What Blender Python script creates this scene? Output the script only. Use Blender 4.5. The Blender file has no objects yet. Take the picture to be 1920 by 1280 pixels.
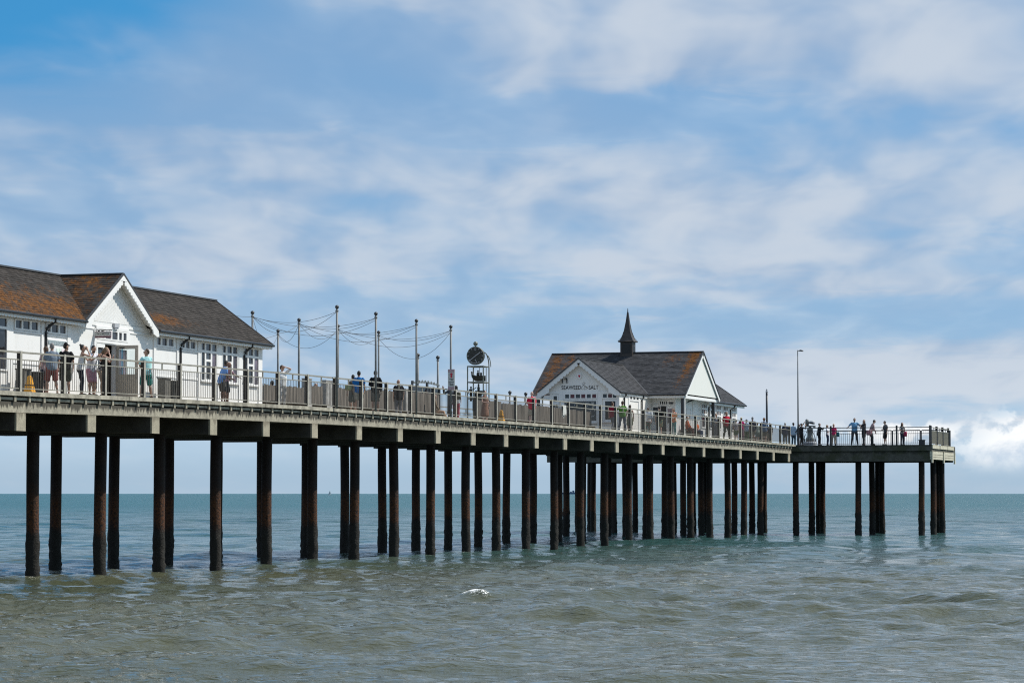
import bpy, math, random
import numpy as np
from mathutils import Vector, Matrix
random.seed(7); rng = np.random.default_rng(7)
R = math.radians
sc = bpy.context.scene
col = sc.collection

# ------------------------------------------------------------------ camera
cd = bpy.data.cameras.new('camera'); cam = bpy.data.objects.new('camera', cd); col.objects.link(cam)
cam.location = (44.656, -84.640, 2.829)
cam.rotation_euler = (R(90 + 3.137), 0, R(17.987))
cd.lens = 97.5; cd.sensor_width = 36; cd.clip_start = 0.5; cd.clip_end = 120000
sc.camera = cam

# ------------------------------------------------------------------ node helpers
def nd(nt, typ, **kw):
    n = nt.nodes.new(typ)
    for k, v in kw.items():
        if k.startswith('i_'): n.inputs[k[2:]].default_value = v
        else: setattr(n, k, v)
    return n
def lk(nt, a, b): nt.links.new(a, b)
def setin(nt, inp, v):
    if isinstance(v, bpy.types.NodeSocket): nt.links.new(v, inp)
    else: inp.default_value = v
def mth(nt, op, a, b=0.0, c=None, clamp=False):
    n = nt.nodes.new('ShaderNodeMath'); n.operation = op; n.use_clamp = clamp
    setin(nt, n.inputs[0], a); setin(nt, n.inputs[1], b)
    if c is not None: setin(nt, n.inputs[2], c)
    return n.outputs[0]
def mixc(nt, f, a, b, typ='MIX'):
    n = nt.nodes.new('ShaderNodeMix'); n.data_type = 'RGBA'; n.blend_type = typ
    setin(nt, n.inputs[0], f)
    for s, v in ((n.inputs[6], a), (n.inputs[7], b)):
        if isinstance(v, bpy.types.NodeSocket): nt.links.new(v, s)
        else: s.default_value = (*v, 1)
    return n.outputs[2]
def sstep(nt, v, lo, hi, a=0.0, b=1.0):
    n = nt.nodes.new('ShaderNodeMapRange'); n.interpolation_type = 'SMOOTHSTEP'
    setin(nt, n.inputs[0], v)
    for i, x in enumerate((lo, hi, a, b)): n.inputs[i + 1].default_value = x
    return n.outputs[0]
def noise(nt, vec, scale, detail=3, rough=.55, dist=0.0):
    n = nt.nodes.new('ShaderNodeTexNoise'); n.inputs['Scale'].default_value = scale
    n.inputs['Detail'].default_value = detail; n.inputs['Roughness'].default_value = rough
    n.inputs['Distortion'].default_value = dist
    if vec is not None: nt.links.new(vec, n.inputs['Vector'])
    return n.outputs['Fac']
def scaled(nt, vec, s, off=(0, 0, 0)):
    n = nt.nodes.new('ShaderNodeMapping'); nt.links.new(vec, n.inputs[0])
    n.inputs['Scale'].default_value = s; n.inputs['Location'].default_value = off
    return n.outputs[0]

# ------------------------------------------------------------------ world: sky with layered clouds
SUN_EL, SUN_AZ = R(50), R(33)                 # azimuth measured from +X towards +Y
sund = Vector((math.cos(SUN_EL) * math.cos(SUN_AZ), math.cos(SUN_EL) * math.sin(SUN_AZ), math.sin(SUN_EL)))
w = bpy.data.worlds.new('World'); sc.world = w; w.use_nodes = True
nt = w.node_tree; nt.nodes.clear()
out = nd(nt, 'ShaderNodeOutputWorld'); bg = nd(nt, 'ShaderNodeBackground'); bg.inputs[1].default_value = 0.1
lk(nt, bg.outputs[0], out.inputs[0])
tc = nd(nt, 'ShaderNodeTexCoord')
rot = nd(nt, 'ShaderNodeMapping'); rot.vector_type = 'POINT'; rot.inputs['Rotation'].default_value = (0, 0, -R(17.987))
lk(nt, tc.outputs['Generated'], rot.inputs[0])
sx = nd(nt, 'ShaderNodeSeparateXYZ'); lk(nt, rot.outputs[0], sx.inputs[0])
X_, Y_, Z_ = sx.outputs
AZ = mth(nt, 'ARCTAN2', X_, Y_)               # compass bearing from the seaward direction
EL = mth(nt, 'MAXIMUM', Z_, 0.0)
# clear blue: Nishita, sampled higher up so that the blue near the horizon is as clean as in sea air after rain
cz = nd(nt, 'ShaderNodeCombineXYZ'); sx0 = nd(nt, 'ShaderNodeSeparateXYZ'); lk(nt, tc.outputs['Generated'], sx0.inputs[0])
lk(nt, sx0.outputs[0], cz.inputs[0]); lk(nt, sx0.outputs[1], cz.inputs[1])
lk(nt, mth(nt, 'MULTIPLY_ADD', mth(nt, 'MAXIMUM', sx0.outputs[2], 0.0), 4.2, 0.10), cz.inputs[2])
nrm = nd(nt, 'ShaderNodeVectorMath', operation='NORMALIZE'); lk(nt, cz.outputs[0], nrm.inputs[0])
sky = nd(nt, 'ShaderNodeTexSky', sky_type='NISHITA', sun_disc=False)
sky.sun_elevation = SUN_EL; sky.sun_rotation = math.atan2(sund.x, sund.y)
sky.air_density = 1.0; sky.dust_density = 0.6; sky.ozone_density = 2.0
lk(nt, nrm.outputs[0], sky.inputs[0])
SKYBLUE = mixc(nt, 1.0, sky.outputs[0], (0.42, 1.34, 1.52), 'MULTIPLY')
hz = sstep(nt, EL, 0.0, 0.17, 1.0, 0.0)
blue = mixc(nt, mth(nt, 'MULTIPLY', hz, 0.80), SKYBLUE, (2.8, 4.25, 5.5))
# cloud deck seen in perspective
den = mth(nt, 'ADD', EL, 0.14)
cp = nd(nt, 'ShaderNodeCombineXYZ'); lk(nt, mth(nt, 'DIVIDE', X_, den), cp.inputs[0]); lk(nt, mth(nt, 'DIVIDE', Y_, den), cp.inputs[1])
P0 = cp.outputs[0]
n1 = noise(nt, scaled(nt, P0, (1.05, .85, 1), (3.1, 1.7, 0)), 1.0, 3.5, .5, .25)
n2 = noise(nt, scaled(nt, P0, (3.6, 2.3, 1), (0.4, 5.3, 2)), 1.0, 3.5, .5, .4)
n4 = noise(nt, scaled(nt, P0, (6.0, 9.0, 1), (2.4, 1.3, 4)), 1.0, 4, .6, .8)
n5 = noise(nt, scaled(nt, P0, (7.5, 3.4, 1), (4.1, 8.3, 6)), 1.0, 3, .5, .35)
n3 = noise(nt, scaled(nt, P0, (.42, .38, 1), (7.7, 2.2, 5)), 1.0, 2, .5)
wob = mth(nt, 'MULTIPLY_ADD', n2, 2.0, -1.0); wob2 = mth(nt, 'MULTIPLY_ADD', n4, 2.0, -1.0)
AZw = mth(nt, 'MULTIPLY_ADD', wob, .030, AZ); ELw = mth(nt, 'MULTIPLY_ADD', wob2, .007, EL); ELw = mth(nt, 'MULTIPLY_ADD', wob, .006, ELw)
def gauss(u0, v0, su, sv):
    a = mth(nt, 'DIVIDE', mth(nt, 'SUBTRACT', AZw, u0), su); b = mth(nt, 'DIVIDE', mth(nt, 'SUBTRACT', ELw, v0), sv)
    return mth(nt, 'EXPONENT', mth(nt, 'MULTIPLY', mth(nt, 'ADD', mth(nt, 'MULTIPLY', a, a), mth(nt, 'MULTIPLY', b, b)), -1.0))
# where the deck is thick (+) or broken (-): bearings / elevations in radians
cov = mth(nt, 'MULTIPLY_ADD', n3, 0.30, 0.36)
for (u0, v0, su, sv, am) in (
        (-.185, .185, .080, .036, -.75), (-.09, .146, .085, .018, -.34), (-.15, .12, .09, .06, -.06), (-.08, .088, .10, .012, .16), (-.16, .146, .05, .008, .12), (-.09, .128, .06, .006, .12), (-.155, .128, .040, .010, +.16), (-.165, .098, .030, .014, -.20), (-.02, .165, .04, .012, -.10),
        (.035, .135, .060, .0090, -.42), (-.01, .131, .04, .007, -.10), (.185, .084, .030, .008, -.28), (.115, .064, .06, .007, -.20),
        (.10, .158, .080, .018, +.04), (.04, .152, .03, .010, +.10), (.08, .102, .085, .014, +.26), (-.05, .108, .06, .012, +.14),
        (-.13, .080, .07, .007, +.16), (.05, .082, .08, .006, +.26), (.12, .074, .03, .004, +.14), (-.12, .045, .10, .022, -.16), (-.05, .014, .15, .012, -.22),
        (.06, .058, .08, .006, -.26), (.05, .067, .06, .004, .16), (.12, .040, .12, .012, +.50), (.0, .050, .05, .005, -.10), (.17, .145, .03, .02, +.12)):
    cov = mth(nt, 'MULTIPLY_ADD', gauss(u0, v0, su, sv), am, cov)
dn = mth(nt, 'ADD', mth(nt, 'MULTIPLY_ADD', n1, .75, cov), mth(nt, 'MULTIPLY_ADD', n4, .10, mth(nt, 'ADD', mth(nt, 'MULTIPLY_ADD', n5, .55, -.275), mth(nt, 'MULTIPLY_ADD', n2, 0.62, -.10))))
cf = sstep(nt, dn, .55, 1.46)
veil = mth(nt, 'MULTIPLY', sstep(nt, gauss(-.19, .185, .075, .040), .05, .6, 1.0, 0.0), mth(nt, 'MULTIPLY_ADD', n2, .36, .37))
cf = mth(nt, 'MAXIMUM', mth(nt, 'MULTIPLY', cf, .92), veil)
# thickness-dependent colour of the deck (grey lavender undersides, paler where thick)
sh = sstep(nt, mth(nt, 'ADD', mth(nt, 'ADD', mth(nt, 'MULTIPLY', n5, .95), mth(nt, 'MULTIPLY', n2, .70)), mth(nt, 'MULTIPLY', cov, .45)), .78, 1.32)
ccol = mixc(nt, sh, (2.95, 3.75, 5.05), (4.85, 5.35, 6.05))
low = sstep(nt, EL, .012, .060, 1.0, 0.0)
ccol = mixc(nt, mth(nt, 'MULTIPLY', low, .70), ccol, (5.7, 6.15, 6.75))
c1 = mixc(nt, cf, blue, ccol)
# bank of bluish haze cloud low over the horizon
bank = mth(nt, 'MULTIPLY', sstep(nt, EL, .004, .020, 1.0, 0.0), .75)
c2 = mixc(nt, bank, c1, (3.0, 4.1, 5.25))
# cumulus heaps low in the south-east
cc = nd(nt, 'ShaderNodeCombineXYZ'); lk(nt, AZ, cc.inputs[0]); lk(nt, EL, cc.inputs[1])
q1 = noise(nt, scaled(nt, cc.outputs[0], (1, 1.25, 1), (.31, .2, 0)), 80, 5, .55, .2)
q2 = noise(nt, scaled(nt, cc.outputs[0], (1, 1.25, 1), (.9, .47, 3)), 52, 5, .6, .3)
def gauss2(u0, v0, su, sv):
    a = mth(nt, 'DIVIDE', mth(nt, 'SUBTRACT', AZ, u0), su); b = mth(nt, 'DIVIDE', mth(nt, 'SUBTRACT', EL, v0), sv)
    return mth(nt, 'EXPONENT', mth(nt, 'MULTIPLY', mth(nt, 'ADD', mth(nt, 'MULTIPLY', a, a), mth(nt, 'MULTIPLY', b, b)), -1.0))
env = mth(nt, 'MAXIMUM', gauss2(.200, .0150, .045, .0175), mth(nt, 'MULTIPLY', gauss2(.140, .0215, .035, .0060), .72))
for (u0, v0, su, sv, am) in ((.30, .016, .05, .018, .9), (.42, .013, .06, .012, .8), (.03, .021, .05, .004, .34)):
    env = mth(nt, 'MAXIMUM', env, mth(nt, 'MULTIPLY', gauss2(u0, v0, su, sv), am))
cu = mth(nt, 'MULTIPLY', sstep(nt, mth(nt, 'ADD', env, mth(nt, 'MULTIPLY_ADD', q1, 1.9, -.90)), .40, .64), sstep(nt, EL, .005, .016))
cu = mth(nt, 'MULTIPLY', cu, sstep(nt, env, .15, .75))
cucol = mixc(nt, sstep(nt, mth(nt, 'MULTIPLY_ADD', EL, 9.0, mth(nt, 'MULTIPLY', q2, .9)), .38, .66), (4.6, 5.5, 6.6), (8.5, 8.6, 8.6))
c3 = mixc(nt, mth(nt, 'MULTIPLY', cu, .95), c2, cucol)
lk(nt, c3, bg.inputs[0])

# ------------------------------------------------------------------ sun, exposure
sl = bpy.data.lights.new('sun', 'SUN'); sl.energy = 4.0; sl.angle = R(.53); sl.color = (1.0, .945, .86)
so = bpy.data.objects.new('sun', sl); col.objects.link(so)
so.rotation_euler = sund.to_track_quat('Z', 'Y').to_euler()
vs = sc.view_settings; vs.view_transform = 'Standard'; vs.look = 'None'; vs.gamma = 1.0; vs.use_curve_mapping = False; vs.exposure = 0.3
sc.display_settings.display_device = 'sRGB'
sc.cycles.use_denoising = False; sc.cycles.use_adaptive_sampling = False; sc.cycles.sample_clamp_indirect = 4.0; sc.cycles.sample_clamp_direct = 3.0; w.cycles.sampling_method = 'MANUAL'; w.cycles.sample_map_resolution = 1024; sc.cycles.filter_width = 1.15

# ------------------------------------------------------------------ materials
MATS = {}
def base(name):
    m = bpy.data.materials.new(name); m.use_nodes = True; nt = m.node_tree
    b = nt.nodes['Principled BSDF']; geo = nd(nt, 'ShaderNodeNewGeometry')
    return m, nt, b, geo.outputs['Position']
def plain(name, c, rough=.6, amt=.18, scale=6.0, metal=0.0, spec=.5, bump=0.0, c2=None, stretch=(1, 1, 1)):
    if name in MATS: return MATS[name]
    m, nt, b, pos = base(name)
    v = scaled(nt, pos, stretch)
    n = noise(nt, v, scale, 4, .6)
    a = tuple(x * (1 - amt) for x in c); d = c2 if c2 else tuple(min(1, x * (1 + amt)) for x in c)
    lk(nt, mixc(nt, sstep(nt, n, .3, .7), a, d), b.inputs['Base Color'])
    b.inputs['Roughness'].default_value = rough; b.inputs['Metallic'].default_value = metal
    b.inputs['Specular IOR Level'].default_value = spec
    if bump:
        bp = nd(nt, 'ShaderNodeBump'); bp.inputs['Strength'].default_value = 1; bp.inputs['Distance'].default_value = bump
        lk(nt, noise(nt, v, scale * 4, 3), bp.inputs['Height']); lk(nt, bp.outputs[0], b.inputs['Normal'])
    MATS[name] = m; return m
def stained(name, c, stain, rough=.85, amt=.25, s_amt=.8, topside=.5, streak=7.0, moss=None):
    """weathered concrete / timber with dark runs from the top edge (Generated z)"""
    m, nt, b, pos = base(name)
    g = nd(nt, 'ShaderNodeTexCoord').outputs['Generated']
    gz = nd(nt, 'ShaderNodeSeparateXYZ'); lk(nt, g, gz.inputs[0])
    blot = noise(nt, pos, 2.3, 5, .65)
    fine = noise(nt, scaled(nt, pos, (1, 1, 3)), 14, 3, .6)
    a = tuple(x * (1 - amt) for x in c); d = tuple(x * (1 + amt) for x in c)
    colr = mixc(nt, sstep(nt, mth(nt, 'MULTIPLY_ADD', fine, .5, mth(nt, 'MULTIPLY', blot, .6)), .35, .75), a, d)
    if moss: colr = mixc(nt, mth(nt, 'MULTIPLY', sstep(nt, noise(nt, pos, .9, 4, .6), .45, .62), .75), colr, moss)
    st = noise(nt, scaled(nt, pos, (streak, streak, .25)), 1.0, 3, .6)
    run = sstep(nt, mth(nt, 'ADD', mth(nt, 'MULTIPLY', st, 1.2), mth(nt, 'MULTIPLY_ADD', gz.outputs[2], .85, -.85 + topside * .3)), .42, .66)
    lk(nt, mixc(nt, mth(nt, 'MULTIPLY', run, s_amt), colr, stain), b.inputs['Base Color'])
    b.inputs['Roughness'].default_value = rough
    bp = nd(nt, 'ShaderNodeBump'); bp.inputs['Distance'].default_value = .005
    lk(nt, fine, bp.inputs['Height']); lk(nt, bp.outputs[0], b.inputs['Normal'])
    return m
def white_paint(name, c=(.80, .80, .78), dirt=(.46, .43, .36), amount=.35, lo=.56):
    m, nt, b, pos = base(name)
    n = noise(nt, scaled(nt, pos, (2.2, 2.2, .5)), 1.3, 5, .62)
    n2 = noise(nt, pos, 9, 3, .6)
    f = mth(nt, 'MULTIPLY', sstep(nt, mth(nt, 'MULTIPLY_ADD', n2, .25, mth(nt, 'MULTIPLY', n, .85)), lo, lo + .25), amount)
    lk(nt, mixc(nt, f, c, dirt), b.inputs['Base Color']); b.inputs['Roughness'].default_value = .45
    bp = nd(nt, 'ShaderNodeBump'); bp.inputs['Distance'].default_value = .0015
    lk(nt, noise(nt, scaled(nt, pos, (3, 3, 1)), 6, 3), bp.inputs['Height']); lk(nt, bp.outputs[0], b.inputs['Normal'])
    return m
def slate_mat(name, c, lich=(.17, .068, .015)):
    m, nt, b, pos = base(name)
    geo = nd(nt, 'ShaderNodeNewGeometry')
    rnd = geo.outputs['Random Per Island']
    at = nd(nt, 'ShaderNodeAttribute', attribute_name='lichen')
    big = noise(nt, pos, .7, 4, .6); fine = noise(nt, pos, 11, 4, .7); mid = noise(nt, pos, 3.2, 5, .65)
    v = mth(nt, 'ADD', mth(nt, 'MULTIPLY', rnd, .75), mth(nt, 'MULTIPLY', big, .6))
    bc = mixc(nt, sstep(nt, v, .15, 1.15), tuple(x * .74 for x in c), tuple(x * 1.32 for x in c))
    k = mth(nt, 'ADD', at.outputs['Fac'], mth(nt, 'ADD', mth(nt, 'MULTIPLY_ADD', mid, 2.6, -1.36), mth(nt, 'MULTIPLY_ADD', fine, 1.5, -.75)))
    lf = sstep(nt, k, .22, 1.15)
    lc = mixc(nt, sstep(nt, fine, .35, .65), tuple(x * .40 for x in lich), tuple(x * 1.30 for x in lich))
    c_ = mixc(nt, mth(nt, 'MULTIPLY', lf, .88), bc, lc)
    spot = sstep(nt, noise(nt, pos, 16, 2, .5), .74, .78)
    lk(nt, mixc(nt, mth(nt, 'MULTIPLY', spot, .5), c_, (.42, .42, .38)), b.inputs['Base Color'])
    b.inputs['Roughness'].default_value = .85; b.inputs['Specular IOR Level'].default_value = .12
    return m
M_WHITE = white_paint('white_paint'); M_WHITE2 = white_paint('white_paint_aged', (.84, .825, .78), (.46, .43, .35), .30, .56)
M_TRIM = white_paint('white_trim', (.82, .82, .80), (.5, .48, .42), .2)
M_CREAM = white_paint('cream_door_paint', (.44, .39, .32), (.3, .26, .2), .3)
M_SLATE1 = slate_mat('slate_brown_grey', (.044, .039, .035)); M_SLATE2 = slate_mat('slate_blue_grey', (.052, .053, .057))
M_GUTTER = plain('black_gutter', (.014, .014, .015), .35)
M_LEAD = plain('lead_ridge', (.05, .05, .052), .5)
M_SPIRE = plain('spire_shingle', (.045, .036, .031), .55, .35, 5)
M_GIRDER = stained('weathered_girder', (.31, .287, .222), (.045, .040, .030), .85, .40, .92, 1.05, 8.0)
M_BEAM = plain('shaded_beam', (.052, .048, .040), .85, .4, 1.6)  # under-deck shade on the beam sides put into a dark base colour
M_BEAMEND = stained('sunlit_beam_end', (.34, .31, .23), (.12, .10, .07), .85, .25, .6, .2, 4.0)  # same beam, paler: sunlight on its end put into the colour
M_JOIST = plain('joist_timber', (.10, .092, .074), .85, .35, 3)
M_JOISTEND = plain('sunlit_joist_end', (.28, .26, .20), .85, .3, 6)  # paler copy of the joist timber, sunlight on the end faces painted in
M_EDGE = plain('edge_timber', (.32, .30, .24), .85, .38, 2.2, bump=.01)
M_DECK = plain('deck_timber', (.22, .19, .15), .85, .3, 2)
M_HEAD = stained('mossy_concrete', (.085, .080, .066), (.014, .015, .012), .9, .4, .6, .4, 2.0, (.045, .048, .022))
M_FENDER = stained('pale_fender_timber', (.52, .49, .38), (.16, .14, .09), .85, .2, .5, .2, 3.0)
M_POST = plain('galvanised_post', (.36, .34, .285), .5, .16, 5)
M_POSTSIDE = plain('shaded_post_side', (.018, .017, .016), .6, .2, 5)  # near black so the post's shaded sides are painted in
M_RAIL = plain('galvanised_rail', (.27, .255, .21), .5, .16, 5)
M_BAR = plain('railing_bar', (.11, .10, .085), .5, .2, 5)
M_BARTAN = plain('tan_railing_bar', (.30, .27, .205), .6, .2, 5)
M_BLACKPOST = plain('dark_steel', (.03, .032, .036), .45, .2, 5)
M_STEEL = plain('pole_steel', (.17, .18, .18), .55, .15, 4)
M_BALL = plain('ball_finial', (.055, .055, .055), .4, .3, 8)
M_CABLE = plain('cable', (.09, .085, .08), .6)
M_PLANK = plain('grey_plank', (.115, .098, .080), .9, .35, 1.4, c2=(.19, .168, .142), stretch=(4, 4, .5))
M_PLANKPOST = plain('grey_windbreak_post', (.30, .295, .28), .9, .25, 3)
M_YEL = plain('yellow_plastic', (.72, .33, .015), .4, .08)
M_BLK = plain('black', (.012, .012, .012), .5)
M_BIN = plain('bin_slats', (.12, .115, .10), .7, .3, 8)
M_BRONZE = plain('dark_copper', (.04, .042, .036), .5, .45, 9, .3)
M_COPPER = plain('green_copper_tube', (.17, .185, .155), .5, .3, 9, .3)
M_GREY = plain('grey_metal', (.19, .20, .19), .45, .25, 6, .2)
M_LAMPGREY = plain('lamp_grey', (.42, .43, .45), .4, .1)
M_PINKSIGN = plain('pink_sign', (.42, .30, .33), .6, .1); M_SIGNGREY = plain('sign_grey', (.52, .53, .50), .6, .06)
M_DULLRED = plain('sign_dull_red', (.16, .06, .075), .6, .1); M_RED = plain('sign_red', (.50, .02, .05), .5, .05); M_INK = plain('sign_ink', (.04, .04, .04), .6, .05)
M_DKRED = plain('dark_red_glass', (.10, .012, .022), .15, .2, 3); M_DKBLUE = plain('dark_blue_glass', (.02, .035, .045), .1, .2, 3)
M_LETTER = plain('black_lettering', (.02, .02, .02), .5, .05); M_AMP = plain('grey_ampersand', (.27, .26, .24), .5, .05)
def glass_mat(name, c=(.022, .026, .032), rough=.06):
    m, nt, b, pos = base(name)
    n = noise(nt, pos, 1.4, 3, .6)
    lk(nt, mixc(nt, sstep(nt, n, .35, .7), tuple(x * .5 for x in c), tuple(x * 2.2 for x in c)), b.inputs['Base Color'])
    b.inputs['Roughness'].default_value = rough; b.inputs['IOR'].default_value = 1.5
    return m
M_PANE = glass_mat('window_glass'); M_PANE2 = glass_mat('window_glass_curtain', (.10, .08, .10), .12)
def clear_glass(name, tint=(.80, .93, .94)):
    m = bpy.data.materials.new(name); m.use_nodes = True; nt = m.node_tree
    for n in list(nt.nodes):
        if n.type == 'BSDF_PRINCIPLED': nt.nodes.remove(n)
    o = [n for n in nt.nodes if n.type == 'OUTPUT_MATERIAL'][0]
    t = nd(nt, 'ShaderNodeBsdfTransparent'); t.inputs[0].default_value = (*tint, 1)
    g = nd(nt, 'ShaderNodeBsdfGlossy'); g.inputs['Roughness'].default_value = .03
    f = nd(nt, 'ShaderNodeFresnel'); f.inputs[0].default_value = 1.5
    mx = nd(nt, 'ShaderNodeMixShader'); lk(nt, f.outputs[0], mx.inputs[0]); lk(nt, t.outputs[0], mx.inputs[1]); lk(nt, g.outputs[0], mx.inputs[2])
    lk(nt, mx.outputs[0], o.inputs[0]); return m
M_CLEAR = clear_glass('clear_glass', (.92, .96, .96)); M_TEALGLASS = clear_glass('teal_glass', (.55, .80, .86))
def pile_mat():
    m, nt, b, pos = base('rusty_pile')
    z = nd(nt, 'ShaderNodeSeparateXYZ'); lk(nt, pos, z.inputs[0]); z = z.outputs[2]
    n = noise(nt, scaled(nt, pos, (1, 1, .5)), 2.6, 5, .65); f = noise(nt, pos, 13, 4, .7)
    zz = mth(nt, 'ADD', z, mth(nt, 'MULTIPLY_ADD', n, 1.3, -.65))
    c = mixc(nt, sstep(nt, n, .3, .7), (.011, .008, .0075), (.026, .016, .013))
    rust = mth(nt, 'MULTIPLY', mth(nt, 'MULTIPLY', sstep(nt, zz, 1.35, 1.75), sstep(nt, zz, 2.3, 3.3, 1.0, 0.0)), sstep(nt, f, .36, .62))
    c = mixc(nt, mth(nt, 'MULTIPLY', rust, .8), c, (.125, .046, .014))
    ll = mth(nt, 'MULTIPLY', sstep(nt, f, .62, .74), sstep(nt, zz, 3.2, 1.2))
    low = sstep(nt, zz, 1.15, 1.65, 1.0, 0.0)
    c = mixc(nt, low, c, (.020, .0185, .015))
    c = mixc(nt, mth(nt, 'MULTIPLY', mth(nt, 'MULTIPLY', sstep(nt, f, .60, .72), sstep(nt, zz, .5, 2.2, 1.0, .0)), .7), c, (.13, .115, .09))
    lk(nt, c, b.inputs['Base Color']); b.inputs['Roughness'].default_value = .75; b.inputs['Specular IOR Level'].default_value = .3
    bp = nd(nt, 'ShaderNodeBump'); bp.inputs['Distance'].default_value = .04; lk(nt, f, bp.inputs['Height']); lk(nt, bp.outputs[0], b.inputs['Normal'])
    return m
M_PILE = pile_mat()
def cloth(c, pat=None):
    k = 'cloth_%.3f_%.3f_%.3f_%s' % (*c, pat)
    if k in MATS: return MATS[k]
    m, nt, b, pos = base('fabric')
    n = noise(nt, pos, 9, 3)
    cc = mixc(nt, sstep(nt, n, .3, .7), tuple(x * .8 for x in c), tuple(min(1, x * 1.15) for x in c))
    if pat:
        cc = mixc(nt, sstep(nt, noise(nt, pos, 16, 2, .5, .5), .5, .56), cc, pat)
    lk(nt, cc, b.inputs['Base Color']); b.inputs['Roughness'].default_value = .85; b.inputs['Specular IOR Level'].default_value = .2
    bp = nd(nt, 'ShaderNodeBump'); bp.inputs['Distance'].default_value = .012
    lk(nt, noise(nt, scaled(nt, pos, (1, 1, .7)), 11, 2), bp.inputs['Height']); lk(nt, bp.outputs[0], b.inputs['Normal'])
    MATS[k] = m; return m
def skin(c):
    k = 'skin_%.3f' % c[0]
    if k not in MATS:
        m = plain(k, c, .5, .08, 12); MATS[k] = m
    return MATS[k]

# ------------------------------------------------------------------ geometry builder
class G:
    def __init__(s): s.v = []; s.f = []; s.m = []
    def add(s, v, f, mi=0):
        o = len(s.v); s.v.extend([tuple(map(float, p)) for p in v]); s.f.extend([tuple(i + o for i in q) for q in f]); s.m.extend([mi] * len(f)); return s
    def box(s, x0, x1, y0, y1, z0, z1, mi=0):
        v = [(x0, y0, z0), (x1, y0, z0), (x1, y1, z0), (x0, y1, z0), (x0, y0, z1), (x1, y0, z1), (x1, y1, z1), (x0, y1, z1)]
        return s.add(v, [(0, 3, 2, 1), (4, 5, 6, 7), (0, 1, 5, 4), (1, 2, 6, 5), (2, 3, 7, 6), (3, 0, 4, 7)], mi)
    def hexa(s, lo, hi, mi=0):          # two quads
        return s.add(list(lo) + list(hi), [(0, 3, 2, 1), (4, 5, 6, 7), (0, 1, 5, 4), (1, 2, 6, 5), (2, 3, 7, 6), (3, 0, 4, 7)], mi)
    def bar(s, p, q, a, b, mi=0, up=(0, 0, 1)):   # box beam from p to q, width a (horizontal) height b
        p, q = Vector(p), Vector(q); d = (q - p).normalized(); sd = d.cross(Vector(up))
        if sd.length < 1e-4: sd = Vector((1, 0, 0))
        sd.normalize(); u = sd.cross(d); c = []
        for o in (p, q):
            c.append([o - sd * a / 2 - u * b / 2, o + sd * a / 2 - u * b / 2, o + sd * a / 2 + u * b / 2, o - sd * a / 2 + u * b / 2])
        return s.hexa(c[0], c[1], mi)
    def sweep(s, pts, rad, n=8, mi=0, cap=True, side=None):
        pts = [Vector(p) for p in pts]; N = len(pts)
        if not hasattr(rad, '__len__'): rad = [rad] * N
        vs, fs = [], []
        for i, p in enumerate(pts):
            t = (pts[min(i + 1, N - 1)] - pts[max(i - 1, 0)]).normalized()
            ref = Vector(side) if side else (Vector((0, 0, 1)) if abs(t.z) < .9 else Vector((1, 0, 0)))
            a = ref - t * ref.dot(t); a.normalize(); b = t.cross(a)
            r = rad[i]; ra, rb = r if hasattr(r, '__len__') else (r, r)
            for k in range(n):
                th = 2 * math.pi * k / n; vs.append(p + a * (ra * math.cos(th)) + b * (rb * math.sin(th)))
        for i in range(N - 1):
            for k in range(n):
                k2 = (k + 1) % n; fs.append((i * n + k, i * n + k2, (i + 1) * n + k2, (i + 1) * n + k))
        if cap: fs.append(tuple(reversed(range(n)))); fs.append(tuple((N - 1) * n + k for k in range(n)))
        return s.add(vs, fs, mi)
    def lathe(s, prof, c=(0, 0, 0), n=16, mi=0):
        vs = [(c[0] + r * math.cos(2 * math.pi * k / n), c[1] + r * math.sin(2 * math.pi * k / n), c[2] + z) for r, z in prof for k in range(n)]
        fs = [(i * n + k, i * n + (k + 1) % n, (i + 1) * n + (k + 1) % n, (i + 1) * n + k) for i in range(len(prof) - 1) for k in range(n)]
        fs += [tuple(reversed(range(n))), tuple((len(prof) - 1) * n + k for k in range(n))]
        return s.add(vs, fs, mi)
    def ball(s, c, r, n=12, mi=0, sc_=(1, 1, 1)):
        m = n // 2
        prof = [(max(r * math.sin(math.pi * i / m), r * .02), -r * math.cos(math.pi * i / m)) for i in range(m + 1)]
        o = len(s.v); s.lathe(prof, (0, 0, 0), n, mi)
        for i in range(o, len(s.v)):
            v = s.v[i]; s.v[i] = (c[0] + v[0] * sc_[0], c[1] + v[1] * sc_[1], c[2] + v[2] * sc_[2])
        return s
    def prism(s, poly, d, mi=0):        # planar polygon extruded by vector d
        n = len(poly); d = Vector(d); a = [Vector(p) for p in poly]
        vs = a + [p + d for p in a]
        return s.add(vs, [tuple(reversed(range(n))), tuple(range(n, 2 * n))] + [(i, (i + 1) % n, n + (i + 1) % n, n + i) for i in range(n)], mi)
    def mesh(s, name, mats, org=(0, 0, 0), smooth=False):
        me = bpy.data.meshes.new(name); ox, oy, oz = org
        me.from_pydata([(x - ox, y - oy, z - oz) for x, y, z in s.v], [], s.f)
        mats = mats if isinstance(mats, (list, tuple)) else [mats]
        for m in mats: me.materials.append(m)
        if len(mats) > 1: me.polygons.foreach_set('material_index', s.m)
        if smooth: me.polygons.foreach_set('use_smooth', [True] * len(me.polygons))
        me.validate(); me.update(); return me

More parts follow.
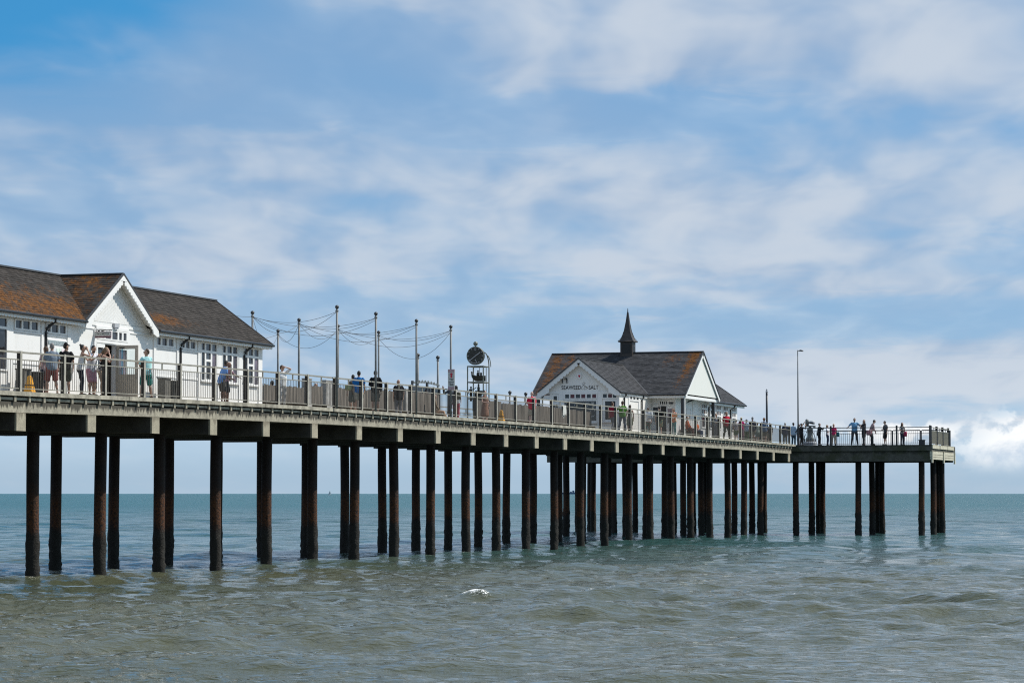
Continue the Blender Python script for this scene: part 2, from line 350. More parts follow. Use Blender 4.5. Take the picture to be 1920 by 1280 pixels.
def tag(o, label=None, cat=None, group=None, kind=None):
    if label: o['label'] = label
    if cat: o['category'] = cat
    if group: o['group'] = group
    if kind: o['kind'] = kind
    return o
def thing(name, loc, label, cat, group=None):
    o = bpy.data.objects.new(name, None); col.objects.link(o); o.location = loc; o.empty_display_size = .2
    return tag(o, label, cat, group)
ROOT = {}
def wloc(o):
    p = Vector(o.location)
    while o.parent: o = o.parent; p = p + Vector(o.location)
    return p
def part(name, g, mats, parent, smooth=False, label=None, kind=None):
    """mesh built in world coordinates, stored relative to its parent"""
    o = bpy.data.objects.new(name, g.mesh(name, mats, tuple(wloc(parent)), smooth)); col.objects.link(o); o.parent = parent
    return tag(o, label, None, None, kind)
def inst(name, me, parent, loc, rotz=0):
    o = bpy.data.objects.new(name, me); col.objects.link(o); o.parent = parent; o.location = Vector(loc) - wloc(parent)
    if rotz: o.rotation_euler.z = rotz
    return o
def solo(name, g, mats, loc, label, cat, group=None, smooth=False, kind=None):
    o = bpy.data.objects.new(name, g.mesh(name, mats, loc, smooth)); col.objects.link(o); o.location = loc
    return tag(o, label, cat, group, kind)
def dz(Y): return float(np.interp(Y, [-30, -6.5, -2.3, 0.7, 6.7, 12.8, 18.8, 25, 34, 52, 75, 98, 108, 112, 130], [5.98, 6.05, 6.1, 6.14, 6.21, 6.265, 6.315, 6.335, 6.355, 6.37, 6.375, 6.375, 6.345, 6.33, 6.3]))
# ------------------------------------------------------------------ sea
def build_sea():
    cx, cy = 44.656, -84.640; th = R(17.987)
    r = [6.0]
    while r[-1] < 26: r.append(r[-1] * 1.06)
    while r[-1] < 36: r.append(r[-1] * 1.006)
    while r[-1] < 115: r.append(r[-1] * 1.0028)
    while r[-1] < 520: r.append(r[-1] * 1.006)
    while r[-1] < 90000: r.append(r[-1] * 1.06)
    r = np.array(r)
    fine = np.arange(-15, 15.001, .06); a = np.r_[fine, np.linspace(18, 342, 82)]
    A = np.radians(a); NR, NA = len(r), len(a)
    rr, aa = np.meshgrid(r, A, indexing='ij')
    lx, ly = rr * np.sin(aa), rr * np.cos(aa)         # ly: metres out to sea from the beach
    X = cx + lx * math.cos(th) - ly * math.sin(th); Y = cy + lx * math.sin(th) + ly * math.cos(th)
    cell = np.gradient(r)[:, None] * np.ones_like(aa)
    g = np.random.default_rng(3); H = np.zeros_like(rr)
    fade = np.clip((40 - np.abs(np.degrees(np.where(aa > math.pi, aa - 2 * math.pi, aa)))) / 24, 0, 1)
    for i in range(150):
        lam = .5 * (9 / .5) ** (g.random() ** 1.35); k = 2 * math.pi / lam
        d = R(90) + g.normal(0, R(34)) if i % 4 else R(90) + g.normal(0, R(75))
        st = .034 * (1.0 if lam < 1.6 else .85 if lam < 4 else .55); ph = g.random() * 6.283
        lod = np.clip((lam / cell - 2.0) / 2.0, 0, 1)
        q = k * (lx * math.cos(d) + ly * math.sin(d)) + ph
        H += st / k * lod * (np.sin(q) + .25 * np.cos(2 * q))
    for i in range(9):      # a few longer, gently crossing swells
        lam = g.uniform(7, 16); k = 2 * math.pi / lam; d = R(90) + g.normal(0, R(16)); q = k * (lx * math.cos(d) + ly * math.sin(d)) + g.random() * 6.28
        H += .020 / k * np.clip(lam / cell / 4, 0, 1) * np.sin(q)
    # patches of rougher and calmer water
    env = .75 + .35 * np.sin(lx * .11 + 1.3 * np.sin(ly * .05)) * np.sin(ly * .083 + .9 * np.sin(lx * .07 + 1))
    H *= env * (1.0 - .25 * np.clip((70 - ly) / 40, 0, 1))
    foam = np.zeros_like(rr)
    def swell(y0, x0, sx, amp, sg, wob, ph, fm=0.0):
        yy = ly - y0 - wob * np.sin(lx * .33 + ph) - .35 * np.sin(lx * 1.1 + ph * 2)
        e = np.exp(-((lx - x0) / sx) ** 2) * (.65 + .35 * np.sin(lx * .9 + ph * 3))
        sgn = np.where(yy < 0, sg * .75, sg * 1.5)
        h = amp * np.exp(-(yy / sgn) ** 2) * e
        f = fm * np.exp(-((yy + .10) / (.16)) ** 2) * e if fm else 0
        return h, f
    # low shore swell: (distance off, lateral, half length, height, half width, ...)
    for a_ in ((79.5, -2, 6.0, .36, .85, .7, .3), (78.5, 5, 6, .36, .80, .6, 1.9), (77.2, 9.5, 3, .26, .8, .5, 2.7), (76.6, 13.0, 2.4, .42, .95, .5, .8), (75.6, 14.6, 1.8, .18, .6, .4, 2.8), (80, -9, 4, .10, .8, .5, 2.2),
               (88, 6, 5, .15, .9, .6, 4.2), (57, 5.5, 3.2, .18, .7, .4, .2), (47, -1.8, 2.2, .14, .5, .3, 1.1), (43.5, 3.0, 2.6, .18, .5, .3, 2.1), (52.5, 2.1, 2, .16, .5, .3, 5), (95, 12, 4, .18, .9, .5, 1.4), (105, 16, 4, .18, .9, .5, 3.4), (66, 12, 2.5, .14, .6, .4, .5), (70, -6, 3, .13, .6, .4, 4), (61, -4, 3, .08, .6, .4, 3.3), (64, 7, 3.5, .11, .6, .4, 1.3)):
        h, _ = swell(*a_); H += h
    nf = np.sin(lx * 5.1) * np.sin(lx * 2.3 + ly * 3.7) * .3 + .7
    for (x0, y0, sx_, sy_, am) in ((-1.22, 79.3, .40, .28, .95), (-1.9, 79.45, .22, .14, .55), (1.5, 79.5, .2, .12, .5), (-.80, 79.2, .18, .18, .7), (2.15, 79.6, .55, .14, .56), (8.05, 78.4, .45, .13, .52), (-4.2, 80.0, .22, .12, .46), (-3.3, 80.1, .12, .12, .44), (2.9, 79.4, .2, .11, .42)):
        q = am * np.exp(-((lx - x0) / sx_) ** 2 - ((ly - y0 - .22 * np.sin(lx * 3.1)) / sy_) ** 2)
        foam = np.maximum(foam, q); H += .10 * q * nf
    for k_ in range(-1, 23):       # broken water around the pile feet
        for X0 in (.08, -4.24):
            e_ = np.exp(-(((X - X0) / .42) ** 2 + ((Y - k_ * 5.0) / .55) ** 2)); foam = np.maximum(foam, .36 * e_); H += .04 * e_
    H = H * fade - .16
    # centre cap
    V = np.stack([X, Y, H], -1).reshape(-1, 3)
    idx = np.arange(NR * NA).reshape(NR, NA); nx = np.roll(idx, -1, axis=1)
    F = np.stack([idx[:-1], nx[:-1], nx[1:], idx[1:]], -1).reshape(-1, 4)[:, ::-1]
    cap = len(V); V = np.vstack([V, [[cx, cy, 0]]])
    T = np.stack([np.full(NA, cap), nx[0], idx[0]], -1)
    me = bpy.data.meshes.new('sea'); nf4, nt3 = len(F), len(T)
    me.vertices.add(len(V)); me.vertices.foreach_set('co', V.ravel())
    loops = np.r_[F.ravel(), T.ravel()]; me.loops.add(len(loops)); me.loops.foreach_set('vertex_index', loops.astype(np.int32))
    me.polygons.add(nf4 + nt3)
    me.polygons.foreach_set('loop_start', np.r_[np.arange(nf4) * 4, nf4 * 4 + np.arange(nt3) * 3].astype(np.int32))
    me.update(calc_edges=True)
    me.polygons.foreach_set('use_smooth', [True] * len(me.polygons))
    at = me.attributes.new('foam', 'FLOAT', 'POINT'); at.data.foreach_set('value', np.r_[foam.ravel(), 0].astype(np.float32))
    at = me.attributes.new('offshore', 'FLOAT', 'POINT'); at.data.foreach_set('value', np.r_[ly.ravel(), 0].astype(np.float32))
    m, nt, b, pos = base('sea_water')
    off = nd(nt, 'ShaderNodeAttribute', attribute_name='offshore').outputs['Fac']; fo = nd(nt, 'ShaderNodeAttribute', attribute_name='foam').outputs['Fac']
    big = noise(nt, pos, .035, 4, .55); mid = noise(nt, pos, .16, 4, .6)
    t = mth(nt, 'ADD', off, mth(nt, 'ADD', mth(nt, 'MULTIPLY_ADD', big, 110, -55), mth(nt, 'MULTIPLY_ADD', mid, 16, -8)))
    c = mixc(nt, sstep(nt, t, 82, 175), (.082, .085, .049), (.032, .088, .084))
    c = mixc(nt, sstep(nt, t, 220, 700), c, (.014, .100, .108))
    c = mixc(nt, sstep(nt, noise(nt, scaled(nt, pos, (.02, .05, 1)), 1.0, 4, .6), .4, .7), c, mixc(nt, 1.0, c, (.78, .84, .86), 'MULTIPLY'))
    fn = noise(nt, scaled(nt, pos, (1, .5, 1)), 13, 5, .8); ff = sstep(nt, mth(nt, 'ADD', fo, mth(nt, 'MULTIPLY_ADD', fn, 3.0, -1.5)), .42, .62)
    ff = mth(nt, 'MULTIPLY', ff, sstep(nt, fo, .05, .2))
    lk(nt, mixc(nt, ff, c, (.82, .83, .80)), b.inputs['Base Color'])
    b.inputs['IOR'].default_value = 1.333
    lk(nt, mth(nt, 'ADD', mth(nt, 'MULTIPLY', ff, .6), sstep(nt, off, 40, 700, .05, .28)), b.inputs['Roughness'])
    mp = nd(nt, 'ShaderNodeMapping'); mp.inputs['Rotation'].default_value = (0, 0, -R(17.987)); lk(nt, pos, mp.inputs[0]); wp = mp.outputs[0]
    b1 = noise(nt, scaled(nt, wp, (.75, 1.3, 1)), 3.2, 4, .6, .5); b2 = noise(nt, scaled(nt, wp, (.7, 1.3, 1), (5, 3, 1)), 1.1, 3, .5, .4); b3 = noise(nt, scaled(nt, wp, (.6, 1.4, 1), (2, 7, 1)), .28, 3, .55, .3)
    rip = mth(nt, 'ADD', mth(nt, 'MULTIPLY', b1, .10), mth(nt, 'MULTIPLY', b2, sstep(nt, off, 60, 240, .12, .48)))
    rip = mth(nt, 'MULTIPLY_ADD', b3, sstep(nt, off, 100, 500, .0, 2.2), rip)
    bp = nd(nt, 'ShaderNodeBump'); bp.inputs['Strength'].default_value = 1.0; bp.inputs['Distance'].default_value = 1.0
    lk(nt, rip, bp.inputs['Height']); lk(nt, bp.outputs[0], b.inputs['Normal'])
    me.materials.append(m)
    o = bpy.data.objects.new('sea', me); col.objects.link(o); o['kind'] = 'structure'
build_sea()

# ------------------------------------------------------------------ pier
BAY = 5.0; XE = 2.37
pier = thing('pier', (-2, 0, 0), 'long timber and concrete pier on rusty piles running out to a wide head', 'pier')
def pile_mesh(seed, top, thick=.215):
    g = np.random.default_rng(seed); n = 18
    zs = np.r_[np.linspace(-1.2, 1.9, 26), np.linspace(2.1, top, 10)]
    ph = g.random(6) * 6.28; vs = []
    for z in zs:
        low = np.clip((1.55 - z) / .5, 0, 1)
        for k in range(n):
            a = 2 * math.pi * k / n
            rr = thick * (1 + .010 * math.sin(3 * a + z)) + low * (.014 + .018 * math.sin(2 * a + z * 3.1 + ph[0]) * math.sin(z * 2.2 + ph[1]) + .014 * g.standard_normal())
            vs.append((rr * math.cos(a) + .012 * math.sin(z * .7 + ph[2]), rr * math.sin(a) + .012 * math.sin(z * .9 + ph[3]), z))
    fs = [(i * n + k, i * n + (k + 1) % n, (i + 1) * n + (k + 1) % n, (i + 1) * n + k) for i in range(len(zs) - 1) for k in range(n)]
    q = G(); q.add(vs, fs); q.add([vs[-n + k] for k in range(n)], [tuple(range(n))])
    return q.mesh('pile', M_PILE, smooth=True)
PILES = [pile_mesh(s, 5.21 + .01 * s) for s in range(6)]
cnt = 0
for k in range(-2, 23):
    for X in (0.13, -4.24):
        inst('pile', PILES[(cnt * 5 + k) % 6], pier, (X + rng.normal(0, .03), k * BAY + rng.normal(0, .06), 0), rng.random() * 6.28).rotation_euler.rotate_axis('X', rng.normal(0, .005)); cnt += 1
# cross heads carrying the deck
gb = G().box(-6.50, 2.2, -.29, .29, -.56, .02); XB = gb.mesh('cross_beam', M_BEAM); XC = G().box(2.2, 2.27, -.31, .31, -.58, -.004).mesh('added_sunlit_cap', M_BEAMEND)  # cap added on each beam to carry the sunlit tone of its end
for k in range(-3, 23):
    xb_ = inst('cross_beam', XB, pier, (0, k * BAY, dz(k * BAY) - .655)); xe_ = bpy.data.objects.new('added_sunlit_cap', XC); col.objects.link(xe_); xe_.parent = xb_
# edge girders between the cross heads, joints on the centre of each
for side, x0, x1 in ((1, 1.92, 2.23), (-1, -6.5, -6.22)):
    for k in range(-3, 22):
        ya, yb = k * BAY + .008, (k + 1) * BAY - .008; za, zb = dz(ya), dz(yb)
        if k == 21: yb = 110.9; zb = dz(yb)
        g = G().hexa([(x0, ya, za - .65), (x1, ya, za - .65), (x1, yb, zb - .65), (x0, yb, zb - .65)], [(x0, ya, za - .30), (x1, ya, za - .30), (x1, yb, zb - .30), (x0, yb, zb - .30)])
        part('edge_beam', g, M_GIRDER, pier)
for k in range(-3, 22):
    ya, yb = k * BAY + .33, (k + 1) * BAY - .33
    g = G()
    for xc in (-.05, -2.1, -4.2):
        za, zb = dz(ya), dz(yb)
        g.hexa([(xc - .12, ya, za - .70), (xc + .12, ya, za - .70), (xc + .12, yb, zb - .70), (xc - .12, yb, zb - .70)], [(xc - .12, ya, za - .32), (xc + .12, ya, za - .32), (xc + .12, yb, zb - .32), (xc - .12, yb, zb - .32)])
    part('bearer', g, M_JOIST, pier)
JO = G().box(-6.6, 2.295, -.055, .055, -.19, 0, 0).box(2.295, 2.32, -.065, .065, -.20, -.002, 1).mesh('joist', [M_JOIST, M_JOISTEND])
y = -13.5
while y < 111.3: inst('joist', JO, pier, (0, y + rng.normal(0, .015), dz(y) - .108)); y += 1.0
# deck sheet, edge boards
ys = np.arange(-15, 112.01, 3.0); g = G()
for a, b_ in zip(ys[:-1], ys[1:]):
    g.hexa([(-6.6, a, dz(a) - .105), (2.22, a, dz(a) - .105), (2.22, b_, dz(b_) - .105), (-6.6, b_, dz(b_) - .105)], [(-6.6, a, dz(a)), (2.22, a, dz(a)), (2.22, b_, dz(b_)), (-6.6, b_, dz(b_))])
part('deck', g, M_DECK, pier)
y = -15.0
while y < 111.5:
    y2 = min(y + 3.3 + rng.random() * 1.2, 111.8); za, zb = dz(y), dz(y2); e = rng.normal(0, .008)
    g = G().hexa([(2.225, y + .006, za - .12), (XE + e, y + .006, za - .12), (XE + e, y2 - .006, zb - .12), (2.225, y2 - .006, zb - .12)], [(2.225, y + .006, za + .012), (XE + e, y + .006, za + .02), (XE + e, y2 - .006, zb + .02), (2.225, y2 - .006, zb + .012)])
    part('edge_board', g, M_EDGE, pier); y = y2
# the deck widens behind the cafe
part('deck', G().box(-9.2, -6.61, 73.5, 102.0, 6.25, 6.37), M_DECK, pier)
for k in range(15, 21): part('cross_beam', G().box(-9.1, -6.52, k * BAY - .29, k * BAY + .29, 5.75, 6.245), M_BEAM, pier)
for k in (18, 20): inst('pile', PILES[k % 6], pier, (-8.3, k * BAY, .4), k)
part('edge_beam', G().box(-9.18, -9.0, 73.5, 102.0, 5.9, 6.245), M_GIRDER, pier)
# a longitudinal ledger seen between the joist ends
g = G()
for a, b_ in zip(ys[:-1], ys[1:]):
    b2 = min(b_, 111.0)
    g.hexa([(2.235, a, dz(a) - .255), (2.27, a, dz(a) - .255), (2.27, b2, dz(b2) - .255), (2.235, b2, dz(b2) - .255)], [(2.235, a, dz(a) - .17), (2.27, a, dz(a) - .17), (2.27, b2, dz(b2) - .17), (2.235, b2, dz(b2) - .17)])
part('ledger', g, M_EDGE, pier)
# pier head
HX0, HX1, HY0, HY1 = -16.6, 12.15, 112.0, 122.6
part('head_slab', G().box(HX0, HX1, HY0, HY1, 5.87, 6.30), M_HEAD, pier)
part('head_beam', G().box(HX0 + .1, HX1 - .14, HY0 + .12, HY0 + .62, 5.14, 5.87), M_HEAD, pier)
part('head_beam', G().box(HX0 + .1, HX1 - .14, HY1 - .62, HY1 - .12, 5.14, 5.87), M_HEAD, pier)
for i, yy in enumerate((117.6,)): part('head_beam', G().box(HX0 + .1, HX1 - .14, yy - .25, yy + .25, 5.2, 5.87), M_HEAD, pier)
for z0, z1 in ((5.62, 5.85), (5.44, 5.60), (5.27, 5.42)): part('fender_board', G().box(HX1 - .138, HX1 - .03 + z1 * .004, HY0 + .02, HY1 - .1, z0, z1), M_FENDER, pier)
for yy in (112.15, 117.2, 122.2): part('fender_post', G().box(HX1 - .03, HX1 + .06, yy - .16, yy + .16, 5.02, 5.86), M_FENDER, pier)
for j, yy in enumerate((112.9, 116.2, 119.4)): part('capping_board', G().box(HX1 + .003, HX1 + .07, yy - .85, yy + 2.2, 6.03, 6.31), M_FENDER, pier)
for yy, xs in ((113.2, [11.2 - 4.57 * i for i in range(7)]), (118.0, [11.25 - 4.52 * i for i in range(7)]), (121.6, [11.3 - 4.5 * i for i in range(7)]), (122.1, [10.9 - 4.5 * i for i in range(7)])):
    for x in xs: inst('pile', PILES[cnt % 6], pier, (x, yy, .12), rng.random() * 6.28); cnt += 1

# ------------------------------------------------------------------ railings
def rail_run(name, label, pts_fn, n, post_h=1.30, balu_single=0, step=.15, mats=(M_POST, M_RAIL, M_BAR), strut=True, post_w=(.10, .13), infill=True, split_rails=True):
    """pts_fn(i) -> world point of post i (float i allowed)"""
    p0 = Vector(pts_fn(0)); t = thing(name, p0, label, 'railing')
    d0 = (Vector(pts_fn(1)) - p0); ang = math.atan2(d0.y, d0.x) - math.pi / 2
    PM = G().box(-post_w[0] * .85, post_w[0] / 2 - .010, -post_w[1] / 2 + .008, post_w[1] / 2 - .008, 0, post_h - .004, 1).box(post_w[0] / 2 - .010, post_w[0] / 2 + .004, -post_w[1] / 2, post_w[1] / 2, 0, post_h, 0).mesh('post', [mats[0], M_POSTSIDE])  # dark box paints the shaded sides, thin plate the sunlit face
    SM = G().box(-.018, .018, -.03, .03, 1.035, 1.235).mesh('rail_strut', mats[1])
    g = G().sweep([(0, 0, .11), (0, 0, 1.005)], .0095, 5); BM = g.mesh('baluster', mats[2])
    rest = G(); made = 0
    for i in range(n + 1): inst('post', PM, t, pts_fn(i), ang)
    for i in range(n):
        a, b = Vector(pts_fn(i)), Vector(pts_fn(i + 1)); d = (b - a); L = d.length; u = d / L
        a2, b2 = a + u * (post_w[1] / 2 + .004), b - u * (post_w[1] / 2 + .004)
        part('top_rail', G().bar(a2 + Vector((0, 0, 1.255)), b2 + Vector((0, 0, 1.255)), .075, .055), mats[1], t)
        part('mid_rail', G().bar(a2 + Vector((0, 0, 1.02)), b2 + Vector((0, 0, 1.02)), .045, .035), mats[1], t)
        part('bottom_rail', G().bar(a2 + Vector((0, 0, .10)), b2 + Vector((0, 0, .10)), .04, .03), mats[1], t)
        if strut: inst('rail_strut', SM, t, (a + b) / 2, ang)
        m = int((L - .2) / step)
        for k in range(m):
            q = a + d * ((k + .9) / (m + .8))
            if made < balu_single: inst('baluster', BM, t, q); made += 1
            else: rest.sweep([q + Vector((0, 0, .11)), q + Vector((0, 0, 1.005))], .0095, 4, cap=False)
    if rest.v: part('baluster', rest, mats[2], t, kind='stuff')
    return t
SP = 3.034
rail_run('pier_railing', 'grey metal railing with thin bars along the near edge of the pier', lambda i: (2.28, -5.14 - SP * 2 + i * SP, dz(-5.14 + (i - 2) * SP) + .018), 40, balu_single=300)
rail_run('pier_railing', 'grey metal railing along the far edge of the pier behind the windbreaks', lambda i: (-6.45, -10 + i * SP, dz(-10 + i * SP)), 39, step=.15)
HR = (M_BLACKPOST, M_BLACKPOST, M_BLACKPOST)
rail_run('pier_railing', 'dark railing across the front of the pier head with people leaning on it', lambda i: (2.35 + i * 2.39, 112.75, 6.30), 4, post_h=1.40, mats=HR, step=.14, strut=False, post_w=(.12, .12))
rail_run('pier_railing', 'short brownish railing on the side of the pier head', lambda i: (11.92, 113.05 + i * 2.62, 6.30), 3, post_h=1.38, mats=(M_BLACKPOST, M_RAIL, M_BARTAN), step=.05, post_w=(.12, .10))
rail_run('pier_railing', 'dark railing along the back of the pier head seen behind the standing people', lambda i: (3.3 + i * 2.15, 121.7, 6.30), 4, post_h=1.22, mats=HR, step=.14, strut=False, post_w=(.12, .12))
# ------------------------------------------------------------------ building helpers
def clip_poly(poly, lo, hi):
    """clip axis-aligned rect (lo,hi) by convex polygon -> list of points"""
    pts = [(lo[0], lo[1]), (hi[0], lo[1]), (hi[0], hi[1]), (lo[0], hi[1])]
    n = len(poly); area = sum(poly[i][0] * poly[(i + 1) % n][1] - poly[(i + 1) % n][0] * poly[i][1] for i in range(n))
    P = poly if area > 0 else poly[::-1]
    for i in range(n):
        a, b = P[i], P[(i + 1) % n]; ex, ey = b[0] - a[0], b[1] - a[1]
        outp = []
        for j in range(len(pts)):
            p, q = pts[j], pts[(j + 1) % len(pts)]
            sp = ex * (p[1] - a[1]) - ey * (p[0] - a[0]); sq = ex * (q[1] - a[1]) - ey * (q[0] - a[0])
            if sp >= 0: outp.append(p)
            if (sp >= 0) != (sq >= 0):
                t = sp / (sp - sq); outp.append((p[0] + (q[0] - p[0]) * t, p[1] + (q[1] - p[1]) * t))
        pts = outp
        if len(pts) < 3: return []
    return pts
def slope(parent, verts, U, mat, lich, under=M_TRIM, course=.155, wid=.25, seed=0):
    """one roof slope: planar convex polygon `verts` (3D), U = horizontal direction of the courses"""
    g = np.random.default_rng(seed); vs = [Vector(v) for v in verts]; U = Vector(U).normalized()
    N = None
    for i in range(1, len(vs) - 1):
        c = (vs[i] - vs[0]).cross(vs[i + 1] - vs[0])
        if c.length > 1e-3: N = c.normalized(); break
    if N.z < 0: N = -N
    V = N.cross(U).normalized()
    if V.z < 0: V = -V
    O = min(vs, key=lambda p: p.z)
    poly = [((p - O).dot(U), (p - O).dot(V)) for p in vs]
    u0, u1 = min(p[0] for p in poly), max(p[0] for p in poly); v0, v1 = min(p[1] for p in poly), max(p[1] for p in poly)
    part('roof_boarding', G().prism([p - N * .012 for p in vs], -N * .05), under, parent)
    q = G(); L = []; r = 0; v = v0
    while v < v1:
        u = u0 - (r % 2) * wid / 2 - .05
        while u < u1:
            w_ = wid * (1 + g.normal(0, .05)); pts = clip_poly(poly, (u + .004, v), (u + w_ - .004, v + course * 1.06))
            if len(pts) >= 3:
                ar = abs(sum(pts[i][0] * pts[(i + 1) % len(pts)][1] - pts[(i + 1) % len(pts)][0] * pts[i][1] for i in range(len(pts)))) / 2
                if ar > .004:
                    j = g.normal(0, .003); top = []
                    for (a, b) in pts:
                        h = .019 - .014 * (b - v) / course + j + g.normal(0, .0015)
                        top.append(O + U * a + V * (b - g.random() * .006) + N * max(h, .002))
                    n = len(top); bot = [p - N * .018 for p in top]
                    fs = [tuple(range(n))] + [(i, n + i, n + (i + 1) % n, (i + 1) % n) for i in range(n)]
                    # keep the top face pointing outwards
                    if (top[1] - top[0]).cross(top[2] - top[0]).dot(N) < 0: fs = [tuple(reversed(f)) for f in fs]
                    q.add(top + bot, fs)
                    c = sum(top, Vector()) / n; L += [lich(c)] * len(fs)
            u += w_
        v += course; r += 1
    o = part('slate', q, mat, parent, kind='stuff')
    at = o.data.attributes.new('lichen', 'FLOAT', 'FACE'); at.data.foreach_set('value', np.array(L, np.float32))
    return o
def wallbox(axis, w, a0, a1, z0, z1, d0, d1, g):
    return g.box(w + d0, w + d1, a0, a1, z0, z1) if axis == 'X' else g.box(a0, a1, w - d1, w - d0, z0, z1)
def window(parent, axis, w, outer, panes, proud=.055, pm=None, fmat=None, name='window'):
    a0, a1, z0, z1 = outer; A = sorted({a0, a1, *[p[0] for p in panes], *[p[1] for p in panes]}); Z = sorted({z0, z1, *[p[2] for p in panes], *[p[3] for p in panes]})
    g = G()
    for j in range(len(Z) - 1):
        i = 0
        while i < len(A) - 1:
            def covered(i): 
                am, zm = (A[i] + A[i + 1]) / 2, (Z[j] + Z[j + 1]) / 2
                return any(p[0] < am < p[1] and p[2] < zm < p[3] for p in panes)
            if covered(i): i += 1; continue
            k = i
            while k + 1 < len(A) - 1 and not covered(k + 1): k += 1
            wallbox(axis, w, A[i], A[k + 1], Z[j], Z[j + 1], .002, proud, g); i = k + 1
    f = part(name, g, fmat or M_TRIM, parent)
    for n, p in enumerate(panes):
        mm = pm[n] if pm else M_PANE
        part('pane', wallbox(axis, w, p[0] + .001, p[1] - .001, p[2] + .001, p[3] - .001, .003, .012, G()), mm, f)
    return f
def scallops(g, p, q, down, th, r=.085, dep=.075, step=.175, board=.16):
    """board hanging below line p-q with a scalloped lower edge; th = thickness vector"""
    p, q, down, th = Vector(p), Vector(q), Vector(down), Vector(th); d = q - p; L = d.length; u = d / L
    g.prism([p, q, q + down * board, p + down * board], th)
    n = max(1, int(L / step)); st = L / n
    for i in range(n):
        c = p + u * (st * (i + .5)) + down * (board - .002)
        arc = [c - u * st * .49] + [c - u * (st * .49 * math.cos(t)) + down * (dep * math.sin(t)) for t in (math.pi * k / 6 for k in range(1, 6))] + [c + u * st * .49]
        g.prism(arc, th)
    return g
def pipe(parent, pts, r=.045): return part('downpipe', G().sweep(pts, r, 8), M_GUTTER, parent, smooth=True)

# ------------------------------------------------------------------ near pavilion
bz = 6.05
B1 = thing('pier_pavilion', (-2, 8, bz), 'long white pavilion with orange lichened slate roof, scalloped gable and open door', 'building')
EX, EZ, RX, RZ, YV = .50, 8.88, -2.05, 10.72, 19.75
def l1(c):
    y = c.y; up = (EX - c.x) / 2.55
    v = -.22
    if y < 5.2: v += 1.0 * math.exp(-((up - .20) / .42) ** 2) * (1 if y < 3.3 else .8) + (.15 if up < .9 else 0) - .12 * max(0, -2 - y)
    if 8.5 < y < 16.5: v += 1.15 * math.exp(-((up - .27 - .004 * (y - 9)) / .17) ** 2) * math.exp(-((y - 10.6) / 3.4) ** 2)
    if y > 18.8: v += .35 * math.exp(-(up / .25) ** 2)
    return v
slope(B1, [(EX, -9, EZ), (EX, 3.043, EZ), (RX, 5.95, RZ), (RX, -9, RZ)], (0, 1, 0), M_SLATE1, l1, seed=1)
slope(B1, [(EX, 8.857, EZ), (EX, YV, EZ), (RX, YV, RZ), (RX, 5.95, RZ)], (0, 1, 0), M_SLATE1, l1, seed=2)
slope(B1, [(.50, 3.043, EZ), (.50, 5.95, RZ), (RX, 5.95, RZ)], (1, 0, 0), M_SLATE1, lambda c: .22 + .5 * math.exp(-((c.x + .8) / 1.0) ** 2), seed=3)
slope(B1, [(.50, 8.857, EZ), (.50, 5.95, RZ), (RX, 5.95, RZ)], (1, 0, 0), M_SLATE1, lambda c: -.2, seed=4)
part('roof_boarding', G().prism([(RX, -9, RZ), (RX, YV, RZ), (-4.6, YV, EZ), (-4.6, -9, EZ)], (0, 0, -.05)), M_SLATE1, B1)
part('ridge_cap', G().bar((RX, -9, RZ + .03), (RX, YV + .02, RZ + .03), .16, .06), M_LEAD, B1); part('ridge_cap', G().bar((RX, 5.95, RZ + .032), (.50, 5.95, RZ + .032), .12, .05), M_LEAD, B1)
for y0 in (3.02, 8.88): part('verge_flashing', G().bar((.505, y0, EZ + .01), (.505, 5.95, RZ + .02), .05, .07), M_LEAD, B1)
part('verge_flashing', G().bar((EX, YV + .01, EZ + .01), (RX, YV + .01, RZ + .015), .05, .06), M_LEAD, B1)
part('apex_board', G().prism([(.483, 5.70, 10.47), (.483, 6.20, 10.47), (.483, 5.95, 10.66)], (.05, 0, 0)), M_TRIM, B1)
for y0, sg in ((3.02, 1), (8.88, -1)):      # scalloped bargeboards of the gable
    a = Vector((.485, y0, EZ - .05)); b = Vector((.485, 5.95, RZ - .045)); sl_ = (b - a).normalized(); dn = Vector((0, sl_.z * sg * .25, -1)).normalized()
    dn = Vector((0, sl_.z * 1, -abs(sl_.y))) if sg > 0 else Vector((0, -sl_.z, -abs(sl_.y)))
    g = scallops(G(), a, b, dn.normalized(), (.04, 0, 0), board=.175, dep=.07, step=.19)
    f0 = a + Vector((.002, sg * -.02, 0)); g.prism([f0, f0 + Vector((0, sg * .62, .36)), f0 + Vector((0, sg * .42, -.12)), f0 + Vector((0, sg * .12, -.22)), f0 + Vector((0, -sg * .04, -.20))], (.042, 0, 0))
    part('bargeboard', g, M_TRIM, B1)
for ya, yb in ((-9, 3.0), (8.95, YV)):
    part('valance', scallops(G(), (.475, ya, EZ - .085), (.475, yb, EZ - .085), (0, 0, -1), (.025, 0, 0), board=.035, dep=.085, step=.21), M_TRIM, B1)
    part('gutter', G().sweep([(EX + .05, ya, EZ - .045), (EX + .05, yb + .03, EZ - .045)], (.058, .05), 8), M_GUTTER, B1)
    part('soffit', G().box(.12, .47, ya, yb, EZ - .17, EZ - .14), M_TRIM, B1)
part('valance', scallops(G(), (.44, YV - .05, EZ - .09), (-.35, YV - .05, EZ - .09), (0, 0, -1), (0, .025, 0), board=.06, dep=.05, step=.21), M_TRIM, B1)
WX = .15
g = G().box(0, WX, -9, 5.12, bz, 8.93); g.box(0, WX, 6.06, 19.42, bz, 8.93); g.box(0, WX, 5.12, 6.06, 8.16, 8.93)
g.box(-4.25, 0, 19.27, 19.42, bz, 8.93); g.box(-4.25, -4.1, -9, 19.27, bz, 8.93); g.box(-4.1, 0, -9, -8.85, bz, 8.93)
